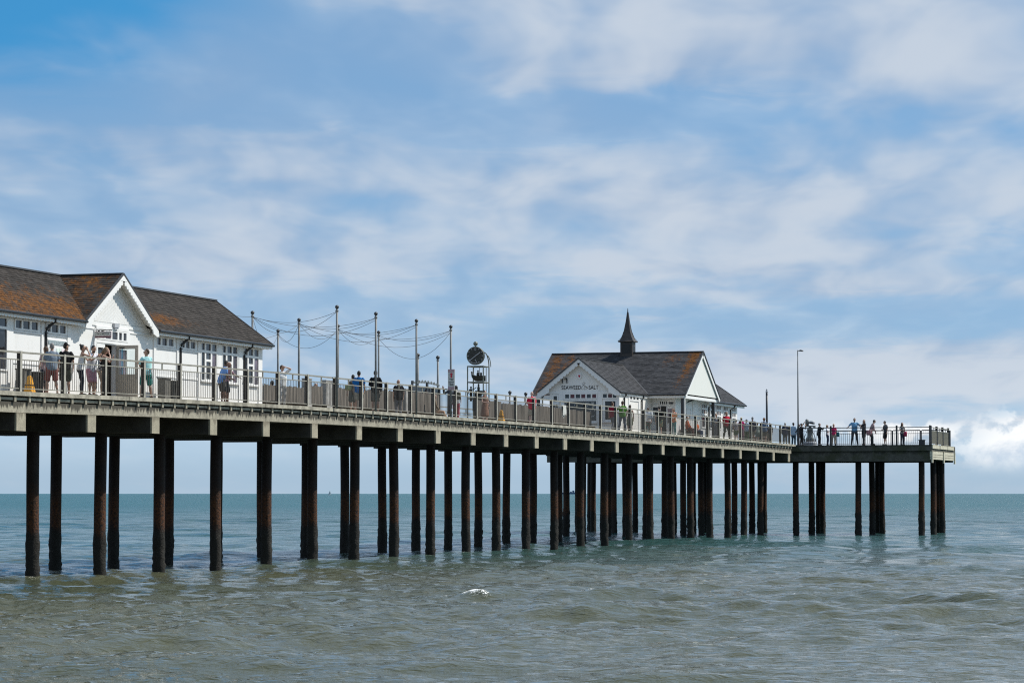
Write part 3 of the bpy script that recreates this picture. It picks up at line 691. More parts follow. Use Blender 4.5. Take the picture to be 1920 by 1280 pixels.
g.prism([(-4.25, 19.30, 8.93), (0.15, 19.30, 8.93), (-2.05, 19.30, 10.55)], (0, .12, 0))
part('wall', g, M_WHITE, B1)
part('floor', G().box(-4.1, 0, -8.85, 19.27, bz + .005, bz + .02), M_DECK, B1)
part('gable_wall', G().prism([(0, 3.2, 8.935), (0, 8.7, 8.935), (0, 5.95, 10.62)], (WX - .002, 0, 0)), M_WHITE, B1)
# diagonal boarding in the gable: chevron boards meeting at the centre line
q = G()
for sg in (1, -1):
    tri = [(0, 0), (2.62, 0), (0, 1.62)]
    for i in range(60):
        s0 = -1.9 + i * .088; s1 = s0 + .080     # boards run down towards the centre
        d = Vector((.66, .75)); nrm_ = Vector((.75, -.66))
        strip = [tuple(nrm_ * s + d * t) for s, t in ((s0, -4), (s1, -4), (s1, 4), (s0, 4))]
        # clip strip by triangle with the same routine: rotate so the strip is axis aligned
        rot_ = lambda p: (Vector(p).dot(nrm_), Vector(p).dot(d)); pts = clip_poly([rot_(p) for p in tri], (s0, -4), (s1, 4))
        if len(pts) < 3: continue
        back = [nrm_ * a + d * b for a, b in pts]
        P3 = [(WX, 5.95 - sg * p.x, 8.96 + p.y) for p in back]
        q.prism(P3 if sg > 0 else P3[::-1], (.016, 0, 0))
part('gable_boarding', q, M_WHITE, B1, kind='stuff')
for y0, y1, z0, z1, p in ((3.55, 8.4, 8.80, 8.93, .03), (4.42, 7.05, 8.69, 8.80, .06), (4.42, 7.05, 8.20, 8.30, .05)): part('head_beam', G().box(WX + .002, WX + p, y0, y1, z0, z1), M_TRIM, B1)
for y0, y1 in ((-6.2, -5.9), (-2.04, -1.70), (.32, .52), (2.24, 2.48), (4.30, 4.47), (7.02, 7.16), (9.20, 9.40), (11.24, 11.56), (13.16, 13.38), (15.02, 15.38), (17.08, 17.55), (19.06, 19.425)):
    part('pilaster', G().box(WX + .002, WX + .045, y0, y1, bz, 8.68), M_TRIM, B1)
for y0, y1 in ((-1.68, .30), (.54, 2.22), (9.42, 11.22), (11.58, 13.14)):
    part('panel_rail', G().box(WX + .002, WX + .035, y0, y1, 8.235, 8.30), M_TRIM, B1)
    part('panel_rail', G().box(WX + .002, WX + .03, y0, y1, 7.18, 7.24), M_TRIM, B1)
for y0, y1 in ((2.50, 4.28), (7.18, 9.18)): part('panel_rail', G().box(WX + .002, WX + .03, y0, y1, 8.66, 8.70), M_TRIM, B1)
for y0, y1 in ((13.40, 15.0), (15.40, 17.06), (17.57, 19.04)): part('window_sill', G().box(WX + .002, WX + .09, y0, y1, 7.14, 7.20), M_TRIM, B1)
def transom(xs): 
    return window(B1, 'X', WX, (xs[0][0] - .08, xs[-1][1] + .12, 8.31, 8.68), [(a, b, 8.37, 8.635) for a, b in xs])
transom([(-1.55, -1.14), (-1.03, -.55), (-.43, .03)]); transom([(.71, .94), (1.04, 1.52), (1.64, 2.07)])
transom([(9.47, 9.77), (9.90, 10.33), (10.46, 10.88)]); transom([(11.66, 11.89), (12.0, 12.33), (12.45, 12.86)])
window(B1, 'X', WX, (4.48, 7.0, 8.32, 8.68), [(a, b, 8.37, 8.64) for a, b in ((4.52, 4.72), (4.80, 5.06), (5.18, 5.60), (5.70, 6.13), (6.25, 6.49), (6.61, 6.86))])
def tall(y, cut=0):
    c = [(y, y + .31), (y + .43, y + .88), (y + 1.0, y + 1.42)]
    pn = [(a, b, 8.37, 8.635) for a, b in c] + [(c[0][0], c[0][1], 7.22, 8.28), (c[2][0], c[2][1], 7.22, 8.28), (c[1][0], c[1][1], 8.03, 8.28), (c[1][0] + .02, c[1][1] - .02, 7.26, 7.94)]
    return window(B1, 'X', WX, (y - .05, y + 1.52, 7.20, 8.69), pn, pm=[M_PANE, M_PANE, M_PANE, M_PANE, M_PANE2, M_PANE, M_PANE])
tall(13.44); tall(15.46); tall(17.58)
window(B1, 'X', WX, (-3.9, -2.06, 6.9, 8.69), [(-3.8, -3.1, 8.37, 8.635), (-3.0, -2.16, 8.37, 8.635), (-3.8, -3.1, 6.95, 8.28), (-3.0, -2.16, 6.95, 8.28)])
window(B1, 'X', WX, (4.48, 5.115, bz, 8.16), [(4.56, 5.0, 7.05, 8.03)], name='sidelight')
window(B1, 'X', WX, (6.065, 7.0, bz, 8.16), [(6.16, 6.9, 7.0, 8.03)], name='sidelight', pm=[M_PANE2])
# open door leaf, hinged at the far jamb and standing out from the wall
dr = part('door', G().box(.20, .30, 6.03, 6.075, bz + .04, 8.16).box(.94, 1.06, 6.03, 6.075, bz + .04, 8.16).box(.30, .94, 6.03, 6.075, 8.03, 8.16).box(.30, .94, 6.03, 6.075, bz + .04, 7.12), M_CREAM, B1)
part('pane', G().box(.302, .938, 6.048, 6.056, 7.122, 8.028), M_CLEAR, dr)
part('door_edge_strip', G().box(.42, .45, 6.02, 6.07, 7.122, 8.028), M_TEALGLASS, dr)
part('door_handle', G().sweep([(1.0, 6.01, 6.95), (1.0, 5.98, 6.98), (1.0, 5.98, 7.12), (1.0, 6.01, 7.15)], .012, 6), M_STEEL, dr)
part('door_closer', G().box(.34, .52, 5.99, 6.028, 8.05, 8.09), M_BLK, dr)
part('wall_lamp', G().box(WX + .03, WX + .14, 5.74, 6.10, 8.80, 8.95).box(WX + .032, WX + .12, 5.78, 6.06, 8.74, 8.80), M_LAMPGREY, B1)
for y in (.70, 11.62, 17.66):
    pipe(B1, [(EX + .04, y, EZ - .07), (EX + .02, y, EZ - .17), (EX - .10, y - .02, EZ - .25), (WX + .10, y - .12, EZ - .42), (WX + .07, y - .13, EZ - .55), (WX + .07, y - .13, bz)], .05)
    for zz in (8.30, 7.3): part('pipe_bracket', G().box(WX + .002, WX + .13, y - .20, y - .06, zz, zz + .03), M_GUTTER, B1)
# small sign that hangs out over the door, notice board on the wall
def text_mesh(s, w, h, mat, loc, rotz=0, shear=0, bold=0.0):
    cu = bpy.data.curves.new('t', 'FONT'); cu.body = s; cu.size = 1; cu.extrude = 0; cu.offset = bold; cu.align_x = 'LEFT'; cu.shear = shear
    o = bpy.data.objects.new('t', cu); col.objects.link(o)
    me = bpy.data.meshes.new_from_object(o.evaluated_get(bpy.context.evaluated_depsgraph_get()))
    bpy.data.objects.remove(o); n = len(me.vertices); co = np.empty(n * 3); me.vertices.foreach_get('co', co); co = co.reshape(-1, 3)
    mn, mx = co.min(0), co.max(0); q = G()
    P2 = (co - mn) / np.maximum(mx - mn, 1e-6) * np.array([w, h, 0]); c, s_ = math.cos(rotz), math.sin(rotz)
    vs = [(loc[0] + p[0] * c, loc[1] + p[0] * s_, loc[2] + p[1]) for p in P2]
    q.add(vs, [tuple(p.vertices) for p in me.polygons]); return q
sg = thing('hanging_sign', (.5, 4.35, 8.57), 'small pink and grey sign board hanging out from the wall by the open door', 'sign')
part('board', G().box(.18, .83, 4.33, 4.36, 8.34, 8.57), M_PINKSIGN, sg)
part('face', G().box(.20, .81, 4.322, 4.328, 8.415, 8.55), M_SIGNGREY, sg)
part('lettering', text_mesh('THE BOARDWALK', .50, .060, M_INK, (.255, 4.318, 8.455)), M_INK, sg)
g = G()
for i in range(17): g.box(.205 + i * .036, .205 + i * .036 + .022 + .006 * (i % 3), 4.322, 4.329, 8.355, 8.395)
part('ornament', g, M_DULLRED, sg)
part('bracket', G().sweep([(WX, 4.345, 8.62), (.85, 4.345, 8.62)], .014, 6).box(.24, .25, 4.34, 4.35, 8.57, 8.62).box(.74, .75, 4.34, 4.35, 8.57, 8.62), M_BLK, sg)
nb = thing('notice_board', (.2, 1.45, 7.0), 'white notice board with grey header on the pavilion wall behind the men', 'notice board')
part('backboard', G().box(WX + .002, WX + .04, .78, 2.2, 6.95, 8.13), M_TRIM, nb)
part('header', G().box(WX + .042, WX + .055, .80, 2.18, 7.94, 8.09), plain('header_grey', (.26, .32, .34), .6, .35, 14), nb)
for y0, y1, z0, z1, c in ((.86, 1.36, 7.25, 7.85, (.70, .74, .76)), (1.40, 1.75, 7.5, 7.84, (.62, .72, .66)), (1.80, 2.12, 7.35, 7.82, (.76, .66, .70)), (1.42, 1.72, 7.1, 7.44, (.75, .75, .72))):
    part('poster', G().box(WX + .042, WX + .05, y0, y1, z0, z1), plain('poster_%.2f' % c[0], c, .7, .3, 9), nb)

# ------------------------------------------------------------------ far cafe building
fz = 6.30
B2 = thing('cafe_building', (-3, 84, fz), 'white cafe with a dark pointed spire, grey slate roof and lettered gable', 'building')
E2, R2, Yf, Yr, Yb = 8.97, 11.78, 81.5, 86.0, 90.5
GX0, GX1 = -8.0, 2.0
WXc, WR, WE, WV = -2.96, 10.93, 8.93, 74.95
wh = (WR - WE) / .781
def l2(c):
    up = (c.y - Yf) / 4.5; v = -.30
    v += 1.5 * math.exp(-((c.x - 1.55 + .35 * (1 - up) ) / .42) ** 2) * (.35 + .8 * up)
    v += 1.0 * math.exp(-((c.x - .35) / .5) ** 2 - ((up - .85) / .2) ** 2) + .45 * math.exp(-((c.x + .25) / .25) ** 2 - ((up - .75) / .3) ** 2)
    v += 1.2 * math.exp(-((c.x + 7.45) / .5) ** 2) + 1.1 * math.exp(-((c.x + 6.55) / .35) ** 2 - ((up - .75) / .4) ** 2)
    v += .25 * math.exp(-((c.x + .5) / .5) ** 2 - ((up - .2) / .2) ** 2)
    return v
k84 = Yf + (WR - E2) / .6244
slope(B2, [(GX0, Yf, E2), (-5.47, Yf, E2), (WXc, k84, WR), (WXc, Yr, R2), (GX0, Yr, R2)], (1, 0, 0), M_SLATE2, l2, seed=11)
slope(B2, [(-.45, Yf, E2), (GX1, Yf, E2), (GX1, Yr, R2), (WXc, Yr, R2), (WXc, k84, WR)], (1, 0, 0), M_SLATE2, l2, seed=12)
slope(B2, [(-.40, WV, WE), (-.45, Yf, E2), (WXc, k84, WR), (WXc, WV, WR)], (0, 1, 0), M_SLATE2, lambda c: -.4, seed=13)
slope(B2, [(-5.52, WV, WE), (-5.47, Yf, E2), (WXc, k84, WR), (WXc, WV, WR)], (0, 1, 0), M_SLATE2, lambda c: -.1, seed=14)
part('roof_boarding', G().prism([(GX0, Yr, R2), (GX1, Yr, R2), (GX1, Yb, E2), (GX0, Yb, E2)], (0, 0, -.06)), M_SLATE2, B2)
slope(B2, [(1.35, 90.2, 8.85), (1.35, 100.4, 8.85), (-1.2, 100.4, 10.6), (-1.2, 90.2, 10.6)], (0, 1, 0), M_SLATE2, lambda c: -.4, seed=15)
part('roof_boarding', G().prism([(-1.2, 90.2, 10.6), (-1.2, 100.4, 10.6), (-3.75, 100.4, 8.85), (-3.75, 90.2, 8.85)], (0, 0, -.06)), M_SLATE2, B2)
for p, q, w_ in (((GX0 - .02, Yr, R2 + .035), (GX1 + .02, Yr, R2 + .035), .16), ((WXc, WV + .03, WR + .03), (WXc, k84, WR + .03), .12), ((-1.2, 90.2, 10.63), (-1.2, 100.42, 10.63), .14)): part('ridge_cap', G().bar(p, q, w_, .06), M_LEAD, B2)
for p, q in [((x, WV - .01, WE + .01), (WXc, WV - .01, WR + .02)) for x in (-.40, -5.52)] + [((GX1 + .01, y, E2 + .01), (GX1 + .01, Yr, R2 + .02)) for y in (Yf, Yb)] + [((1.35, 100.41, 8.86), (-1.2, 100.41, 10.62)), ((GX0 - .01, Yf, E2 + .01), (GX0 - .01, Yr, R2 + .02))]: part('verge_flashing', G().bar(p, q, .06, .07), M_LEAD, B2)
part('valley_flashing', G().bar((-.43, Yf, E2 + .03), (WXc, k84, WR + .03), .10, .03), M_LEAD, B2)
part('apex_board', G().prism([(WXc - .30, WV + .058, WR - .27), (WXc + .30, WV + .058, WR - .27), (WXc, WV + .058, WR - .045)], (0, -.05, 0)), M_TRIM, B2)
for x, sg_ in ((-5.52, 1), (-.40, -1)):
    a = Vector((x, WV + .06, WE - .045)); b = Vector((WXc, WV + .06, WR - .04)); u = (b - a).normalized(); dn = Vector((sg_ * u.z, 0, -abs(u.x))).normalized()
    g = scallops(G(), a, b, dn, (0, -.045, 0), board=.20, dep=.08, step=.22)
    f0 = a + Vector((-sg_ * .03, -.002, .0)); g.prism([f0, f0 + Vector((sg_ * .75, 0, .52)), f0 + Vector((sg_ * .72, 0, .02)), f0 + Vector((sg_ * .30, 0, -.20)), f0 + Vector((-sg_ * .02, 0, -.18))], (0, -.045, 0))
    part('bargeboard', g, M_TRIM, B2)
for y, s_ in ((Yf, 1), (Yb, -1)):
    a = Vector((GX1 - .005, y, E2 - .04)); b = Vector((GX1 - .005, Yr, R2 - .04)); u = (b - a).normalized(); dn = Vector((0, s_ * u.z, -abs(u.y))).normalized()
    part('bargeboard', G().prism([a, b, b + dn * .24, a + dn * .24], (-.045, 0, 0)), M_TRIM, B2)
def body(g, x0, x1, y0, y1, z0, z1, t=.14):
    g.box(x0, x1, y0, y0 + t, z0, z1).box(x0, x1, y1 - t, y1, z0, z1).box(x0, x0 + t, y0 + t, y1 - t, z0, z1).box(x1 - t, x1, y0 + t, y1 - t, z0, z1)
g = G(); body(g, -4.85, -.50, 75.3, 82.58, fz, 8.90)
g.prism([(-5.3, 75.30, 8.905), (-.62, 75.30, 8.905), (WXc, 75.30, 10.72)], (0, .12, 0)); part('wing_wall', g, M_WHITE2, B2)
RY = 82.6
g = G(); g.box(-6.0, 1.0, RY, RY + .14, fz, 8.93).box(.86, 1.0, RY + .14, 99.2, fz, 8.80).box(-6.0, 1.0, 99.06, 99.2, fz, 8.80).box(-6.0, -5.86, RY + .14, 99.06, fz, 8.80)
part('wall', g, M_WHITE, B2)
part('ceiling', G().box(-7.8, 1.85, 81.62, 90.4, 8.86, 8.90), M_TRIM, B2)
part('gable_wall', G().prism([(1.80, 81.75, 8.98), (1.80, 90.25, 8.98), (1.80, Yr, 11.66)], (.10, 0, 0)), white_paint('white_gable_peeling', (.78, .78, .72), (.16, .14, .10), .95, .63), B2)
part('plate_beam', G().box(1.62, 1.86, 81.62, 90.3, 8.72, 8.86), M_TRIM, B2); part('plate_beam', G().box(-.48, 1.62, 81.58, 81.80, 8.72, 8.86), M_TRIM, B2); part('plate_beam', G().box(-7.8, -5.4, 81.58, 81.80, 8.72, 8.86), M_TRIM, B2)
for x, y in ((1.74, 81.72), (1.74, 89.6), (-7.6, 81.7), (-6.6, 81.7)): part('veranda_post', G().box(x - .09, x + .09, y - .09, y + .09, fz, 8.72), M_BLACKPOST, B2)
part('veranda_post', G().box(1.66, 1.84, 81.84, 82.0, fz, 8.72), M_TRIM, B2)
for p, q in (((-.42, Yf - .05, E2 - .04), (GX1, Yf - .05, E2 - .04)), ((-.36, WV, WE - .05), (-.38, Yf - .06, WE - .03)), ((1.40, 90.3, 8.80), (1.40, 100.4, 8.80))): part('gutter', G().sweep([p, q], .058, 8), M_GUTTER, B2)
for q in ((-.44, -.41, 75.2, 81.4, 8.72, 8.85), (1.27, 1.30, 90.4, 100.3, 8.62, 8.76), (-.40, 1.9, 81.51, 81.55, 8.76, 8.90)): part('fascia', G().box(*q), M_TRIM, B2)
WY = 75.3
part('fascia', G().box(-5.1, -.45, WY - .05, WY - .002, 8.83, 8.95), M_TRIM, B2)
for x0, x1 in ((-4.86, -4.72), (-4.30, -4.02), (-1.86, -1.58), (-.64, -.495)): part('pilaster', G().box(x0, x1, WY - .05, WY - .002, fz, 8.83), M_TRIM, B2)
cols_ = [(-3.89, -3.64), (-3.56, -3.30), (-3.22, -2.95), (-2.88, -2.62), (-2.53, -2.28), (-2.19, -1.94)]
window(B2, 'Y', WY, (-4.01, -1.87, 8.50, 8.83), [(a, b, 8.56, 8.79) for a, b in cols_], pm=[M_DKBLUE, M_DKRED] * 3)
wv = window(B2, 'Y', WY, (-4.01, -1.87, 7.10, 8.42), [(-3.94, -1.94, 7.2, 8.38)])
g = G(); gr = np.random.default_rng(9)
for i in range(46):       # white painted sprigs on the shop window
    x = gr.uniform(-3.9, -1.98); z = 8.30 - abs(gr.normal(0, .10)) if i < 26 else gr.uniform(7.3, 8.3); x = x if i < 26 else -2.22 + gr.normal(0, .09)
    a = gr.random() * 3.14; l = .04 + .04 * gr.random(); dx, dz_ = l * math.cos(a), l * math.sin(a)
    g.prism([(x - dx, WY - .014, z - dz_), (x + dz_ * .35, WY - .014, z - dx * .35), (x + dx, WY - .014, z + dz_), (x - dz_ * .35, WY - .014, z + dx * .35)], (0, -.003, 0))
part('window_decal', g, M_SIGNGREY, B2, kind='stuff')
window(B2, 'Y', WY, (-1.57, -.65, 8.50, 8.83), [(-1.52, -1.28, 8.57, 8.79), (-1.20, -.95, 8.57, 8.79), (-.89, -.69, 8.57, 8.79)], pm=[M_DKBLUE, M_DKRED, M_DKBLUE])
window(B2, 'Y', WY, (-1.50, -.66, 7.15, 8.45), [(-1.39, -.74, 7.26, 8.36)])
window(B2, 'Y', WY, (-4.71, -4.31, 7.2, 8.8), [(-4.66, -4.53, 7.3, 8.2), (-4.50, -4.36, 7.3, 8.2), (-4.62, -4.40, 8.35, 8.7)])
part('window_sill', G().box(-4.02, -1.86, WY - .12, WY - .056, 7.03, 7.10), M_TRIM, B2); part('window_sill', G().box(-1.55, -.6, WY - .12, WY - .056, 7.08, 7.15), M_TRIM, B2)
part('lettering', text_mesh('SEAWEED', 1.23, .245, M_LETTER, (-4.13, WY - .012, 9.085), bold=.010), M_LETTER, B2)
part('lettering', text_mesh('SALT', .61, .245, M_LETTER, (-2.42, WY - .012, 9.08), bold=.010), M_LETTER, B2)
def amp():   # flowing ampersand drawn as a bent rod
    ctl = [(-2.46, 9.13), (-2.54, 9.24), (-2.66, 9.24), (-2.74, 9.14), (-2.70, 9.08), (-2.60, 9.09), (-2.52, 9.16), (-2.62, 9.27), (-2.74, 9.34), (-2.80, 9.42), (-2.76, 9.50), (-2.68, 9.51), (-2.64, 9.45), (-2.70, 9.38), (-2.80, 9.30), (-2.88, 9.20), (-2.86, 9.11), (-2.80, 9.08)]
    return G().sweep([(x, WY - .012, z) for x, z in ctl], .013, 5)
part('ampersand', amp(), M_AMP, B2)
al = part('alarm_box', G().prism([(-3.14, WY - .07, 9.98), (-3.06, WY - .07, 10.05), (-2.92, WY - .07, 10.05), (-2.84, WY - .07, 9.98), (-2.88, WY - .07, 9.78), (-2.99, WY - .07, 9.69), (-3.10, WY - .07, 9.78)], (0, .066, 0)), M_TRIM, B2)
part('badge', G().prism([(-3.05, WY - .072, 9.95), (-2.93, WY - .072, 9.95), (-2.93, WY - .072, 9.86), (-2.99, WY - .072, 9.79), (-3.05, WY - .072, 9.86)], (0, -.006, 0)), M_RED, al)
for x in (-4.10, -3.82): part('bracket', G().box(x - .09, x + .06, WY - .12, WY - .002, 9.72, 9.77).box(x + .02, x + .06, WY - .10, WY - .002, 9.47, 9.72), M_BLK, B2)
window(B2, 'X', -.50, (77.2, 79.8, 8.45, 8.84), [(77.55, 78.0, 8.55, 8.78), (78.25, 78.75, 8.55, 8.78), (79.0, 79.5, 8.55, 8.78)], proud=.04)
for y in (77.2, 79.5): part('pilaster', G().box(-.498, -.46, y, y + .3, fz, 8.45), M_TRIM, B2)
for y in (76.3, 80.3): pipe(B2, [(-.35, y, WE - .07), (-.36, y, WE - .18), (-.43, y - .15, WE - .35), (-.43, y - .15, fz)], .05)
window(B2, 'Y', RY, (-.42, -.02, 7.2, 8.4), [(-.38, -.06, 7.3, 7.9), (-.38, -.06, 8.0, 8.2)], pm=[M_SIGNGREY, M_PANE])
window(B2, 'Y', RY, (.02, .98, 8.32, 8.62), [(.06 + i * .13, .06 + i * .13 + .085, 8.38, 8.56) for i in range(4)] + [(.62, .94, 8.38, 8.52)])
dd = part('door', G().box(.48, .93, RY - .055, RY - .004, fz + .02, 8.26), M_TRIM, B2); part('pane', G().box(.56, .86, RY - .062, RY - .056, 7.2, 8.1), M_PANE2, dd)
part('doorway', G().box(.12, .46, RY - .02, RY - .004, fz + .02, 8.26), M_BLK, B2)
CX = 1.0
for y0, y1, z0, z1 in ((85.5, 86.7, 7.0, 8.25), (87.1, 88.9, 7.05, 8.7)):
    g = G(); wallbox('X', CX, y0, y1, z1 - .06, z1, .002, .03, g); wallbox('X', CX, y0, y0 + .1, fz, z1 - .06, .002, .03, g); wallbox('X', CX, y1 - .1, y1, fz, z1 - .06, .002, .03, g); part('wall_panel', g, M_TRIM, B2)
def sash(y, w_, z0=7.05):
    ys_ = [(y + .06 + i * (w_ - .08) / 3, y + .06 + (i + 1) * (w_ - .08) / 3 - .07) for i in range(3)]
    window(B2, 'X', CX, (y, y + w_, z0, 8.68), [(a, b, 8.36, 8.60) for a, b in ys_] + [(a, b, 8.0, 8.26) for a, b in ys_] + [(ys_[0][0], ys_[1][1], z0 + .08, 7.9), (ys_[2][0], ys_[2][1], z0 + .08, 7.9)], pm=[M_PANE] * 3 + [M_DKBLUE, M_DKRED, M_PANE] + [M_PANE] * 2)
for y in (89.35, 91.6, 93.35, 95.3, 97.7): sash(y, 1.25 if y > 93 else 1.4)
for y, x in ((85.0, 1.0), (91.3, 1.0), (97.3, 1.0)):
    pipe(B2, [(1.38 if y > 90 else 1.6, y, 8.72), (1.3, y - .05, 8.62), (x + .09, y - .22, 8.45), (x + .07, y - .24, fz)], .05)
for y0, y1 in ((98.75, 99.19), (82.61, 82.9)): part('pilaster', G().box(CX + .002, CX + .05, y0, y1, fz, 8.7), M_TRIM, B2)
# spire
r2 = math.sqrt(2)
sp = part('spire', G(), M_SPIRE, B2)
def sqlathe(prof, c):
    q = G(); vs = [(c[0] + sx_ * r, c[1] + sy_ * r, z) for r, z in prof for sx_, sy_ in ((-1, -1), (1, -1), (1, 1), (-1, 1))]
    fs = [(i * 4 + k, i * 4 + (k + 1) % 4, (i + 1) * 4 + (k + 1) % 4, (i + 1) * 4 + k) for i in range(len(prof) - 1) for k in range(4)]
    fs += [(3, 2, 1, 0), tuple((len(prof) - 1) * 4 + k for k in range(4))]; return q.add(vs, fs)
bpy.data.objects.remove(sp)
sp = part('spire', sqlathe([(.395, 11.1), (.395, 12.47), (.50, 12.47), (.515, 12.52), (.42, 12.60), (.335, 12.76), (.265, 12.95), (.20, 13.2), (.145, 13.5), (.10, 13.8), (.062, 14.1), (.030, 14.4), (.012, 14.66)], (WXc, Yr)), M_SPIRE, B2)
part('louvre', G().box(WXc - .27, WXc + .27, Yr - .41, Yr - .397, 11.75, 12.32).box(WXc + .397, WXc + .41, Yr - .25, Yr + .25, 11.75, 12.32), M_BLK, sp)
g = G()
for s1, s2 in ((-1, -1), (1, -1), (1, 1)): g.sweep([(WXc + s1 * r, Yr + s2 * r, z) for r, z in ((.52, 12.52), (.34, 12.76), (.20, 13.2), (.10, 13.8), (.03, 14.4))], .014, 5)
part('hip_roll', g, M_LEAD, sp)
g = G().sweep([(-1.3, 96.5, 10.6), (-1.3, 96.5, 11.6)], .018, 5).sweep([(-1.3, 96.0, 11.55), (-1.3, 97.2, 11.5)], .014, 5)
for i in range(6): g.sweep([(-1.55, 96.05 + i * .22, 11.55), (-1.05, 96.05 + i * .22, 11.5)], .010, 4)
part('aerial', g, M_BLK, B2)
# ------------------------------------------------------------------ windbreaks along the spine
wb_lab = {}
def windbreak(x, y0, y1, h, label, jag=.02, mat=None):
    t = thing('windbreak', (x, y0, dz(y0)), label, 'windbreak', 'plank windbreaks along the middle of the pier')
    n = max(3, int((y1 - y0) / .152)); st = (y1 - y0) / n
    PMs = [G().box(-.012, .012, -st / 2 + .004, st / 2 - .004, .06, h + e).mesh('plank', mat or M_PLANK) for e in (0, .02, -.015, .035)]
    for i in range(n):
        y = y0 + (i + .5) * st; inst('plank', PMs[int(rng.integers(4))], t, (x + rng.normal(0, .004), y, dz(y)))
    for y in (y0 + .06, (y0 + y1) / 2, y1 - .06): part('post', G().box(x - .10, x - .016, y - .05, y + .05, dz(y), dz(y) + h - .03), M_PLANKPOST, t)
    part('rail', G().bar((x - .05, y0 + .15, dz(y0) + h - .15), (x - .05, y1 - .15, dz(y1) + h - .15), .05, .09).bar((x - .05, y0 + .15, dz(y0) + .3), (x - .05, y1 - .15, dz(y1) + .3), .05, .09), M_PLANK, t)
    part('bench_seat', G().box(x + .03, x + .42, y0 + .2, y1 - .2, dz(y0) + .42, dz(y0) + .46).box(x + .08, x + .36, y0 + .35, y0 + .42, dz(y0), dz(y0) + .42).box(x + .08, x + .36, y1 - .42, y1 - .35, dz(y0), dz(y0) + .42), M_PLANK, t)
    return t
for y0, y1, h, lb in ((20.0, 24.6, 1.16, 'grey plank windbreak starting at the corner of the pavilion'), (24.75, 29.2, 1.15, 'grey plank windbreak behind the man in white shading his eyes'),
                      (30.05, 31.45, 1.28, 'short plank windbreak between the two broad grey posts'), (32.55, 37.2, 1.29, 'grey plank windbreak behind the man in the blue shirt'),
                      (37.35, 41.9, 1.38, 'grey plank windbreak behind the bald man in black'), (42.5, 47.2, 1.43, 'plank windbreak left of the red arrow sign, before the glass shelter'),
                      (53.2, 57.2, 1.36, 'plank windbreak just right of the foot of the water clock'), (57.35, 61.9, 1.32, 'brown plank windbreak behind the yellow sign right of the clock'),
                      (62.05, 66.6, 1.35, 'brown plank windbreak behind the bald man in red'), (66.75, 71.2, 1.34, 'brown plank windbreak in front of the lettered cafe gable'), (71.35, 74.4, 1.3, 'short plank windbreak ending below the cafe shop window')):
    windbreak(-2.0, y0, y1, h, lb)
windbreak(.35, 103.6, 107.0, 1.28, 'brown plank windbreak beyond the cafe behind the denim jacket man'); windbreak(.35, 108.6, 111.4, 1.22, 'short brown windbreak where the pier meets its head')
for y, w_, h, lb in ((29.62, .55, 1.55, 'broad grey windbreak post right of the man in white'), (32.0, .80, 1.55, 'broadest grey windbreak post below the tallest pole'), (42.2, .4, 1.52, 'broad grey post right of the bald man in black')):
    solo('windbreak_post', G().box(-2.14, -1.9, y - w_ / 2, y + w_ / 2, dz(y), dz(y) + h).box(-2.16, -1.88, y - w_ / 2 - .02, y + w_ / 2 + .02, dz(y) + h, dz(y) + h + .04), M_PLANKPOST, (-2, y, dz(y)), lb, 'post', 'broad windbreak posts')

# ------------------------------------------------------------------ festoon poles and cables
def fpole(x, y, top, label, r=.046, rb=.085, grp='steel poles with ball tops', name='light_pole', cat='pole'):
    t = thing(name, (x, y, dz(y)), label, cat, grp)
    part('shaft', G().sweep([(x, y, dz(y)), (x, y, top - .08)], r, 10), M_STEEL, t, smooth=True)
    part('ball', G().ball((x, y, top), rb, 12), M_BALL, t, smooth=True)
    part('collar', G().lathe([(r + .02, 0), (r + .025, .05), (r + .01, .08)], (x, y, top - .20), 10), M_STEEL, t)
    return t
near = [(2.47, 21.88), (2.47, 26.4), (2.47, 31.49), (2.47, 36.14)]
mid_ = [(-2.16, 23.84), (-2.16, 29.02), (-2.16, 33.71), (-2.16, 38.97)]
far_ = [(-6.3, 36.48)]
for (x, y), lb in zip(near, ('tall ball topped pole on the near railing, highest in the picture', 'near railing pole in front of the man in black', 'near railing pole between the bald man and the glass shelter', 'near railing pole carrying the red arrow sign')):
    fpole(x, y, 10.52, lb)
for (x, y), lb in zip(mid_, ('ball topped pole rising behind the end of the pavilion roof', 'ball topped pole just right of the man shading his eyes', 'ball topped pole close beside the tallest one', 'ball topped pole right of the man in black')):
    fpole(x, y, 10.50, lb)
fpole(-6.3, 36.48, 10.50, 'ball topped pole nearest the pavilion corner window')
def cable(p, q, sag, label):
    p, q = Vector(p), Vector(q); pts = [p.lerp(q, i / 14) - Vector((0, 0, sag * 4 * (i / 14) * (1 - i / 14))) for i in range(15)]
    solo('festoon_cable', G().sweep(pts, .0085, 5), M_CABLE, tuple(p), label, 'cable', 'cables strung between the poles')
T = lambda a: (a[0], a[1], 10.33)
NN = ('tallest pole', 'pole before man in black', 'pole before glass shelter', 'arrow sign pole'); MN = ('pole behind roof', 'pole beside shading man', 'pole beside tallest', 'pole after man in black')
cb = lambda a, b, e='': 'thin %scable from %s to %s' % (e, a, b)
for i in range(4):
    if i > 0: cable(T(mid_[i - 1]), T(near[i]), .42, cb(MN[i - 1], NN[i], 'upper ')); cable(T(mid_[i - 1]), (near[i][0], near[i][1], 10.25), .75, cb(MN[i - 1], NN[i], 'lower '))
    cable(T(mid_[i]), T(near[i]), .35, cb(MN[i], NN[i], 'taut '))
for i in range(3): cable(T(mid_[i]), T(mid_[i + 1]), .55, cb(MN[i], MN[i + 1]))
cable((mid_[3][0], mid_[3][1], 10.2), (near[3][0], near[3][1], 10.28), 1.1, cb(MN[3], NN[3], 'slack '))
cable(T(mid_[0]), T(near[0]), .75, cb(MN[0], NN[0], 'slack '))
